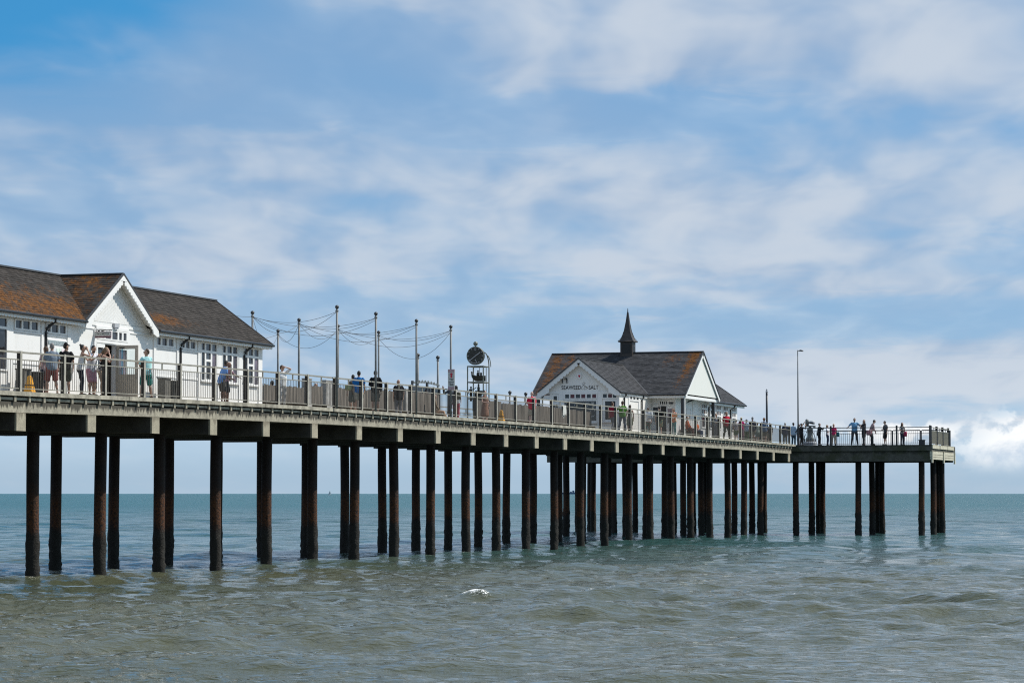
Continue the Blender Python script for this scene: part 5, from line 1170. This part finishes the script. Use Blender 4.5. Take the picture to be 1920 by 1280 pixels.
    blob('body', C, mats, root, .0165 * s, extra, 12, 2)
    # clothes
    k = 1.0
    if top:
        hem = {'tee': .86, 'shirt': .84, 'tank': .88, 'dress': .86, 'jacket': .82, 'crop': .95}[top]
        e = .016 if top != 'jacket' else .030
        C = [[(tor((0, 0, hem)), (r(hp + e + .010), r(.120 * b + e * .6))), (tor((0, 0, .97)), (r(hp + e), r(.120 * b + e * .5))), (tor((0, .006, 1.09)), (r(wa + e + .012), r(.106 * b + e * .5))), (tor((0, .010, 1.26)), (r(ch + e + .006), r(.116 * b + e * .4)))]]
        if top == 'tank': C[0] += [(tor((0, .006, 1.345)), (r(ch * .96 + .010), r(.106))), (tor((0, .0, 1.37)), (r(ch * .82), r(.085)))]
        else: C[0] += [(tor((0, -.004, 1.38)), (r(shx * .92 + e), r(.102 + e * .3))), (tor((0, -.012, 1.445)), (r(shx * .66 + e * .6), r(.074 + e * .3))), (tor((0, -.010, 1.475)), (r(.074), r(.064)))]
        for (sh, el, hd), sd in zip(armpts, (-1, 1)):
            if top == 'tank' or sleeve == 'none':
                C.append([(tor((sd * .075, .07, 1.34)), r(.018)), (tor((sd * .085, .01, 1.462)), r(.017)), (tor((sd * .085, -.075, 1.38)), r(.018))]) if top == 'tank' else None
                continue
            i0 = sh.lerp(tor((0, 0, 1.42)), .25); a_ = .060 if not fem else .051
            if sleeve == 'short' and top != 'jacket': C.append([(i0, r(a_ + .010)), (sh.lerp(el, .3), r(a_ + .006)), (sh.lerp(el, .74), r(a_ + .006))])
            else: C.append([(i0, r(a_ + .012)), (sh.lerp(el, .4), r(a_ + .006)), (el, r(a_ - .004)), (el.lerp(hd, .5), r(.045)), (el.lerp(hd, .96), r(.036))])
        if top == 'dress':
            C.append([(tor((0, 0, .98)), (r(hp + .015), r(.125))), (leg((0, back * .6, hipz - .22)), (r(hp + .05), r(.16))), (leg((0, 0, hipz - .50)), (r(hp + .085), r(.19)))])
        C = [c for c in C if c]
        blob(top if top != 'tee' else 'tee_shirt', C, cloth(topc, topat), root, .019 * s, None, 14, 3)
    if bot:
        C = []
        if bot in ('trousers', 'shorts', 'leggings'):
            fl = {'trousers': .014, 'shorts': .026, 'leggings': .008}[bot]
            C.append([(tor((0, 0, 1.0)), (r(wa * .55 + hp * .5 + .010), r(.112 * b + .006))), (tor((0, 0, .93)), (r(hp + .012), r(.118 * b + .006))), (tor((0, -.008, .85)), (r(hp * .92 + .012), r(.112 * b + .008)))])
            for hip, knee, ank in legs:
                if bot == 'shorts': C.append([(leg(hip + Vector((0, 0, .0))), r(.096 * (.6 + .4 * b) + fl * .5)), (leg(hip.lerp(knee, .5)), r(.086 + fl)), (leg(hip.lerp(knee, .98)), r(.076 + fl))])
                else: C.append([(leg(hip), r(.094 * (.6 + .4 * b) + fl * .6)), (leg(hip.lerp(knee, .45)), r(.081 + fl)), (leg(knee), r(.060 + fl)), (leg(knee.lerp(ank, .35) + Vector((0, -.012, 0))), r(.059 + fl)), (leg(ank.lerp(knee, .06)), r(.042 + fl * 1.4))])
        elif bot == 'skirt': C.append([(tor((0, 0, 1.0)), (r(wa + .02), r(.11))), (tor((0, 0, .9)), (r(hp + .02), r(.13))), (leg((0, 0, .55)), (r(hp + .05), r(.17))), (leg((0, 0, .18)), (r(hp + .07), r(.20)))])
        blob(bot, C, cloth(botc, botpat), root, .020 * s, None, 14, 2)
    C = []
    for hip, knee, ank in legs: C.append([(leg(ank + Vector((0, -.065, -.045))), r(.040)), (leg(ank + Vector((0, .05, -.042))), r(.046)), (leg(ank + Vector((0, .165, -.056))), (r(.047), r(.030)))])
    blob('shoes', C, cloth(shoes), root, .016 * s, None, 10, 1)
    hc = plain('hair_' + hairc, HAIRC[hairc], .55, .3, 25); C = []
    if hair == 'bald': pass
    else:
        C.append([(hd_((0, -.045, .115)), (r(.060), r(.050))), (hd_((0, -.032, .165)), (r(.078), r(.076))), (hd_((0, -.014, .215)), (r(.080), r(.092))), (hd_((0, -.008, .255)), (r(.067), r(.084))), (hd_((0, -.008, .283)), (r(.034), r(.046)))])
        if hair == 'long': C.append([(hd_((0, -.055, .20)), (r(.076), r(.05))), (hd_((0, -.075, .10)), (r(.085), r(.042))), (hd_((0, -.10, .0)), (r(.090), r(.038))), (hd_((0, -.125, -.12)), (r(.080), r(.032))), (hd_((0, -.13, -.19)), (r(.05), r(.02)))]); [C.append([(hd_((sd * .070, .015, .20)), r(.026)), (hd_((sd * .078, .0, .12)), r(.026)), (hd_((sd * .082, -.01, .02)), r(.024))]) for sd in (-1, 1)]
        if hair == 'bun': C.append([(hd_((0, -.07, .255)), r(.034)), (hd_((0, -.10, .290)), r(.044))])
        if hair == 'pony': C.append([(hd_((0, -.09, .19)), r(.026)), (hd_((0, -.14, .13)), r(.03)), (hd_((0, -.13, .0)), r(.02))])
        if hair == 'bob': C.append([(hd_((0, -.04, .22)), (r(.086), r(.07))), (hd_((0, -.05, .12)), (r(.090), r(.058))), (hd_((0, -.05, .06)), (r(.078), r(.045)))])
    if beard: C.append([(hd_((0, .064, .048)), (r(.030), r(.026))), (hd_((0, .052, .068)), (r(.050), r(.052))), (hd_((0, .030, .092)), (r(.066), r(.060)))])
    if C: blob('hair', C, hc, root, .015 * s, None, 12, 1)
    if hat:
        C = [[(hd_((0, -.004, .205)), (r(.085), r(.104))), (hd_((0, -.006, .255)), (r(.076), r(.094))), (hd_((0, -.006, .292)), (r(.045), r(.06)))]]
        if hat == 'cap': C.append([(hd_((0, .07, .215)), (r(.070), r(.014))), (hd_((0, .135, .208)), (r(.064), r(.011))), (hd_((0, .175, .200)), (r(.04), r(.010)))])
        o = blob('cap' if hat == 'cap' else 'hat', C, cloth(hatc), root, .015 * s, None, 12, 1)
        if hat == 'brim':
            g = G(); ring_ = lambda rr, zz: [hd_((rr * .95 * math.cos(a), rr * 1.1 * math.sin(a) - .004, zz)) for a in (2 * math.pi * q / 20 for q in range(20))]
            A, B, C2, D = ring_(.080, .212), ring_(.165, .200), ring_(.080, .222), ring_(.166, .206); n = 20
            g.add(A + B + C2 + D, [(i, (i + 1) % n, n + (i + 1) % n, n + i) for i in range(n)] + [(2 * n + i, 3 * n + i, 3 * n + (i + 1) % n, 2 * n + (i + 1) % n) for i in range(n)] + [(n + i, n + (i + 1) % n, 3 * n + (i + 1) % n, 3 * n + i) for i in range(n)])
            q = bpy.data.objects.new('hat_brim', g.mesh('hat_brim', cloth(hatc))); col.objects.link(q); q.parent = root
    if glasses:
        g = G()
        for sd in (-1, 1): g.sweep([hd_((sd * .010, .110, .172)), hd_((sd * .034, .112, .172)), hd_((sd * .056, .098, .174))], [(r(.014), r(.006)), (r(.020), r(.006)), (r(.014), r(.006))], 8); g.sweep([hd_((sd * .056, .098, .178)), hd_((sd * .078, .03, .180)), hd_((sd * .078, -.01, .178))], r(.004), 5)
        q = bpy.data.objects.new('sunglasses', g.mesh('sunglasses', M_BLK)); col.objects.link(q); q.parent = root
    return root
def bag(name, loc, w_, d_, h_, c, label, pat=None, rz=0, strap=None, cat='bag'):
    t = thing(name, loc, label, cat); t.rotation_euler = (0, 0, rz)
    g = G(); n = 10; prof = [(.55, 0), (.95, .04), (1, .35), (.96, .75), (.80, 1.0)]
    vs = [(w_ / 2 * f * math.copysign(abs(math.cos(a)) ** .55, math.cos(a)), d_ / 2 * f * math.copysign(abs(math.sin(a)) ** .55, math.sin(a)), h_ * t_) for f, t_ in prof for a in (2 * math.pi * k / 12 for k in range(12))]
    g.add(vs, [(i * 12 + k, i * 12 + (k + 1) % 12, (i + 1) * 12 + (k + 1) % 12, (i + 1) * 12 + k) for i in range(4) for k in range(12)] + [tuple(reversed(range(12))), tuple(range(48, 60))])
    o = bpy.data.objects.new('bag_body', g.mesh('bag_body', cloth(c, pat), smooth=True)); col.objects.link(o); o.parent = t
    if strap:
        q = bpy.data.objects.new('strap', G().sweep(strap, .012, 6).mesh('strap', cloth((.03, .03, .03) if strap else c))); col.objects.link(q); q.parent = t
    return t
AW, LF, TW, RT = 0, 90, 180, 270
navy = (.02, .026, .05); black = (.012, .012, .014); white = (.78, .78, .77); denim = (.06, .085, .14)
# ---- by the near pavilion
person(.95, -.85, 1.65, 40, 'woman with brown hair and pink patterned top half hidden behind grey haired man', 'f', 'tee', (.50, .36, .36), (.30, .22, .25), 'shorts', (.03, .035, .06), hair='bob', hairc='brown')
person(1.50, -1.45, 1.72, 25, 'grey haired man in slate blue T-shirt and brick red shorts seen from behind', 'm', 'tee', (.20, .25, .31), None, 'shorts', (.24, .085, .075), hair='short', hairc='grey', arms=('front', 'down'), build=1.18, stance='wide', skinc='m', look=-15)
person(1.66, -.75, 1.75, 10, 'man in black cap, black T-shirt and dark camouflage shorts', 'm', 'tee', black, None, 'shorts', (.055, .06, .045), (.12, .12, .09), hair='short', hairc='dark', hat='cap', hatc=black, arms=('front', 'down'), build=1.13, beard=True, skinc='m', look=-50)
person(1.84, .05, 1.72, RT + 10, 'woman with dark hair bun and sunglasses in white tank top leaning on railing', 'f', 'tank', white, None, 'leggings', (.03, .035, .05), hair='bun', hairc='dark', arms=('rail', 'face'), glasses=True, lean=.14, skinc='m', look=-8, build=1.06)
person(1.86, .78, 1.73, RT - 40, 'bearded man in white T-shirt and pink shorts leaning both arms on railing', 'm', 'tee', (.70, .70, .76), None, 'shorts', (.48, .24, .30), hair='short', hairc='black', arms=('rail', 'rail'), lean=.16, beard=True, skinc='m', nod=.25, build=1.10)
person(1.84, 1.62, 1.72, RT, 'woman with long light brown hair in black floral top resting head on hand', 'f', 'tank', black, (.55, .5, .48), 'trousers', (.38, .29, .21), hair='long', hairc='lightbrown', arms=('rail', 'face'), lean=.22, skinc='l', nod=.35)
person(.95, 2.75, 1.13, RT - 20, 'child in red T-shirt partly hidden behind the leaning couple', 'm', 'tee', (.50, .03, .04), None, 'shorts', (.03, .03, .035), hair='short', hairc='brown', build=1.06)
person(1.92, 4.95, 1.76, 35, 'man in pale mint T-shirt and teal shorts looking away with sunglasses', 'm', 'tee', (.40, .70, .70), None, 'shorts', (.045, .26, .22), hair='short', hairc='brown', arms=('front', 'cross'), glasses=True, stance='wide', look=55, skinc='m', build=1.10)
person(1.62, 12.3, 1.65, 300, 'man in light blue shirt and charcoal shorts bending towards the railing', 'm', 'shirt', (.16, .30, .60), None, 'shorts', (.07, .068, .068), hair='short', hairc='dark', arms=('front', 'front'), lean=.30, skinc='d', build=1.18, nod=.25)
person(1.20, 13.62, 1.63, 285, 'bald man in dusky pink shirt pointing over the railing behind blue shirted man', 'm', 'tee', (.34, .20, .24), None, 'shorts', (.05, .05, .055), hair='bald', arms=('front', 'point'), lean=.22, skinc='d', build=1.13)
# ---- middle of the pier
person(1.70, 17.9, 1.64, 215, 'man in white T-shirt and pale trousers shading his eyes with one hand', 'm', 'tee', white, None, 'trousers', (.50, .48, .46), hair='short', hairc='brown', arms=('brow', 'down'), skinc='l', look=40, build=1.16)
person(-2.7, 27.3, 1.83, AW, 'dark haired person sitting behind the windbreak just past the pavilion', 'f', 'tee', (.05, .06, .06), None, 'trousers', black, hair='short', hairc='black', sit='in', arms=('lap', 'lap'))
person(-2.65, 32.2, 1.92, 200, 'bald person sitting low behind the windbreak between broad posts', 'm', 'tee', (.10, .10, .11), None, 'trousers', black, hair='bald', sit='in', arms=('lap', 'lap'), skinc='m', nod=.2, build=1.06)
person(1.66, 26.5, 1.74, 5, 'man in bright blue polo shirt with black hair seen from behind', 'm', 'shirt', (.015, .15, .42), None, 'shorts', (.36, .33, .27), hair='short', hairc='black', arms=('front', 'bag'), skinc='m', build=1.21)
person(1.15, 27.1, 1.61, 30, 'dark haired woman mostly hidden behind the man in bright blue', 'f', 'tee', (.12, .10, .08), None, 'shorts', (.10, .11, .10), hair='pony', hairc='dark', arms=('bag', 'down'), skinc='m')
bag('handbag', (1.25, 26.3, dz(26) + .92), .30, .12, .24, (.33, .37, .20), 'small pale green bag beside the man in bright blue', rz=.5)
person(1.72, 28.35, 1.83, 10, 'tall man in black long sleeved shirt standing behind a pole', 'm', 'shirt', black, None, 'shorts', (.16, .15, .13), hair='short', hairc='dark', arms=('front', 'down'), sleeve='long', skinc='m', build=1.10, look=-20)
person(.25, 35.2, 1.71, 25, 'bald man in black T-shirt beside the windbreak, looking left', 'm', 'tee', black, None, 'trousers', (.12, .12, .13), hair='bald', skinc='m', arms=('down', 'down'), build=1.5, look=35)
person(-2.75, 47.3, 1.67, 200, 'person in black cap behind the windbreak under the glass shelter', 'm', 'tee', (.05, .05, .06), None, 'trousers', black, hair='short', hairc='dark', hat='cap', hatc=black, build=1.06)
person(-1.55, 45.2, 1.80, 270, 'person in brown checked jacket sitting with legs stretched out on bench', 'f', 'jacket', (.20, .15, .095), (.13, .10, .07), 'leggings', (.46, .30, .20), hair='short', hairc='brown', sit='out', arms=('lap', 'lap'), hat=None)
person(.75, 41.0, 1.69, 110, 'person in dark grey raising a phone, hidden behind the arrow sign', 'm', 'jacket', (.05, .055, .065), None, 'trousers', (.035, .038, .05), hair='short', hairc='dark', arms=('down', 'phone'), skinc='m', build=1.06)
person(.70, 42.0, 1.68, AW, 'woman in white top and red leggings just right of the arrow sign', 'f', 'tee', white, None, 'leggings', (.46, .07, .10), hair='bob', hairc='dark')
bag('backpack', (.86, 41.86, dz(42) + 1.0), .26, .16, .36, (.12, .11, .07), 'olive backpack worn by the woman in red leggings')
person(.05, 48.3, 1.66, 215, 'woman with dark hair up in strappy brown dress below the water clock', 'f', 'dress', (.22, .125, .09), None, None, hair='bun', hairc='dark', arms=('down', 'front'), sleeve='none', skinc='p')
person(1.50, 51.6, 1.70, 20, 'bald man in bright red shirt and beige shorts with back to camera', 'm', 'shirt', (.56, .012, .045), None, 'shorts', (.42, .36, .28), hair='bald', skinc='p', arms=('front', 'front'), sleeve='long', build=1.21)
# ---- in front of the cafe
person(1.20, 67.8, 1.67, 330, 'young man in dark red T-shirt and grey trousers by shop window', 'm', 'tee', (.24, .012, .03), None, 'trousers', (.17, .17, .18), hair='short', hairc='brown', arms=('down', 'down'), stance='walk', build=1.06)
person(1.62, 68.4, 1.74, 10, 'man in grass green T-shirt and grey blue jeans seen from behind', 'm', 'tee', (.10, .26, .045), None, 'trousers', (.13, .16, .20), hair='short', hairc='brown', arms=('hip', 'down'), build=1.16, stance='wide')
person(.95, 72.4, 1.64, 5, 'woman with tied brown hair in khaki vest and shorts', 'f', 'tank', (.15, .13, .085), None, 'shorts', (.20, .20, .13), hair='bun', hairc='brown', arms=('down', 'down'), skinc='m')
person(.75, 77.2, 1.63, 15, 'woman with long brown hair wearing white backpack and green trousers', 'f', 'tee', white, None, 'trousers', (.10, .19, .14), (.32, .14, .14), hair='long', hairc='brown', arms=('front', 'down'))
bag('backpack', (.92, 77.02, dz(77) + .92), .36, .20, .46, (.55, .57, .60), 'white backpack with black straps on the long haired woman', rz=.3, strap=[(-.12, .1, .1), (-.15, -.03, .35), (-.10, .12, .52), (.10, .12, .52), (.15, -.03, .35), (.12, .1, .1)])
person(1.25, 77.95, 1.74, 350, 'man in black T-shirt with pale bag strap and patterned shorts at cafe door', 'm', 'tee', black, None, 'shorts', (.34, .26, .15), (.09, .22, .16), hair='short', hairc='dark', arms=('down', 'front'), build=1.10)
person(1.45, 80.6, 1.71, 160, 'woman with black curly hair in orange top and teal trousers', 'f', 'tee', (.66, .17, .08), (.70, .42, .22), 'trousers', (.10, .26, .25), hair='bob', hairc='black', arms=('front', 'front'), skinc='m', nod=.2, build=1.06)
person(1.45, 84.0, 1.65, 250, 'seated person in orange and green jacket against the cafe wall', 'f', 'jacket', (.50, .085, .035), (.10, .14, .06), 'trousers', (.16, .07, .06), hair='short', hairc='brown', sit='in', arms=('lap', 'lap'))
person(1.45, 86.4, 1.38, 240, 'seated child in bright orange top and blue trousers', 'm', 'tee', (.66, .13, .03), None, 'trousers', (.06, .10, .20), hair='short', hairc='brown', sit='in', arms=('lap', 'lap'), build=1.06)
person(1.62, 90.9, 1.63, 190, 'woman in grey vest and long grey skirt beside man in red polo', 'f', 'tank', (.22, .24, .28), None, 'skirt', (.15, .15, .165), hair='bun', hairc='brown', arms=('hip', 'front'), skinc='m')
person(1.84, 92.8, 1.81, 205, 'man in red polo shirt and olive trousers facing the shore in sunglasses', 'm', 'shirt', (.42, .010, .035), None, 'trousers', (.085, .09, .06), hair='short', hairc='brown', arms=('down', 'down'), glasses=True, build=1.13, skinc='m', stance='wide')
# ---- crowd beyond the cafe
person(1.30, 97.8, 1.43, 20, 'dark haired youngster in pale patterned top left of yellow capped woman', 'm', 'tee', (.42, .36, .38), (.16, .16, .18), 'shorts', (.12, .16, .09), hair='short', hairc='black', build=1.06)
person(1.40, 98.9, 1.59, 15, 'woman in cream cap and magenta top with purple skirt', 'f', 'tee', (.42, .02, .13), None, 'skirt', (.14, .07, .10), hair='pony', hairc='dark', hat='cap', hatc=(.62, .56, .34))
person(1.30, 100.9, 1.52, 330, 'person in grey bucket hat and light blue top with dark green trousers', 'f', 'tee', (.33, .45, .58), None, 'trousers', (.05, .11, .05), hair='short', hairc='dark', hat='brim', hatc=(.13, .14, .15), build=1.16)
person(1.62, 101.3, 1.69, 5, 'man in grey cap and navy jacket with khaki shorts', 'm', 'jacket', navy, None, 'shorts', (.32, .27, .20), hair='short', hairc='grey', hat='cap', hatc=(.25, .26, .27), build=1.18)
person(1.60, 102.9, 1.37, 15, 'fair haired child in pale sage top beside navy jacket man', 'm', 'tee', (.42, .46, .40), None, 'shorts', (.18, .22, .19), hair='short', hairc='lightbrown', build=1.06)
person(1.66, 104.7, 1.73, 10, 'man in brown straw hat and faded denim jacket', 'm', 'jacket', (.07, .12, .21), (.11, .17, .27), 'shorts', (.20, .17, .12), hair='short', hairc='brown', hat='brim', hatc=(.24, .13, .07), build=1.21)
person(1.45, 107.4, 1.46, 15, 'brown haired child in navy top right of denim jacket man', 'm', 'tee', navy, None, 'shorts', (.24, .21, .15), hair='short', hairc='lightbrown', build=1.06)
person(1.20, 113.6, 1.66, 5, 'white haired man in navy jacket between crowd and lamp post', 'm', 'jacket', (.025, .035, .07), None, 'trousers', (.20, .18, .14), hair='short', hairc='white', skinc='p', build=1.16)
person(1.15, 116.7, 1.74, 330, 'black haired man in pale blue shirt left of the lamp post', 'm', 'shirt', (.38, .50, .62), None, 'trousers', (.05, .09, .12), hair='short', hairc='black', sleeve='long', build=1.06)
# ---- pier head
person(1.92, 114.9, 1.58, 110, 'woman with auburn hair in black top and white jeans by the viewing machine', 'f', 'tee', black, None, 'trousers', (.60, .60, .64), hair='bob', hairc='auburn', sleeve='long', arms=('down', 'front'))
person(2.18, 114.7, 1.62, 300, 'person in black coat raising a phone up to the viewing machine', 'f', 'jacket', (.018, .016, .020), None, 'trousers', black, hair='short', hairc='dark', arms=('high', 'phone'))
person(3.55, 114.4, 1.62, 285, 'grey haired man all in black with hand at the railing', 'm', 'jacket', black, None, 'trousers', (.016, .016, .018), hair='short', hairc='grey', arms=('down', 'rail'), lean=.1, build=1.16)
person(4.05, 114.9, 1.50, 250, 'blonde woman in white top and dark jeans', 'f', 'tee', (.70, .70, .74), None, 'trousers', (.03, .045, .09), hair='bob', hairc='blond', arms=('down', 'front'))
person(4.62, 114.4, 1.56, 175, 'woman in hot pink top and beige trousers', 'f', 'tee', (.60, .03, .13), None, 'trousers', (.48, .41, .32), hair='bob', hairc='blond', arms=('down', 'down'), stance='step')
bag('handbag', (4.95, 114.35, 6.95), .22, .16, .34, (.03, .16, .18), 'teal and black bag at the side of the woman in pink')
person(6.32, 113.55, 1.94, 175, 'tall man in sky blue T-shirt with arms spread along the railing', 'm', 'tee', (.17, .36, .56), None, 'trousers', (.055, .06, .07), hair='short', hairc='dark', arms=('wide', 'wide'), glasses=True, skinc='m', stance='wide', build=1.06)
person(7.0, 113.6, 1.82, 130, 'woman with long light brown hair in black top and tan boots', 'f', 'shirt', (.022, .02, .024), None, 'leggings', (.03, .028, .03), hair='long', hairc='lightbrown', arms=('rail', 'front'), sleeve='long', shoes=(.36, .18, .07), stance='cross', look=20)
person(7.55, 113.75, 1.86, 275, 'person in pinkish top and dark jeans bending forward over a bag', 'm', 'tee', (.50, .34, .33), (.34, .26, .26), 'trousers', (.045, .055, .06), hair='short', hairc='black', arms=('front', 'bag'), lean=.34, nod=.35, sleeve='long', build=1.06)
bag('shoulder_bag', (7.42, 113.35, 7.02), .42, .2, .36, (.52, .17, .19), 'pink and red checked bag held by the bending person', (.62, .45, .45), rz=.3)
person(8.52, 113.8, 1.73, 110, 'young man in grey and black T-shirt and black shorts looking down', 'm', 'tee', (.16, .16, .17), (.02, .02, .02), 'shorts', black, hair='short', hairc='black', arms=('down', 'front'), nod=.35, shoes=(.5, .5, .5), build=1.06)
person(9.72, 113.9, 1.60, 200, 'woman with long hair in black and white top holding a pink bag', 'f', 'tee', (.03, .03, .03), (.55, .54, .52), 'leggings', (.025, .035, .06), hair='long', hairc='brown', arms=('down', 'front'), skinc='m')
bag('handbag', (9.98, 113.7, 6.92), .22, .14, .36, (.55, .03, .11), 'hot pink and maroon bag carried by the woman nearest the corner', (.30, .05, .08))
flush()
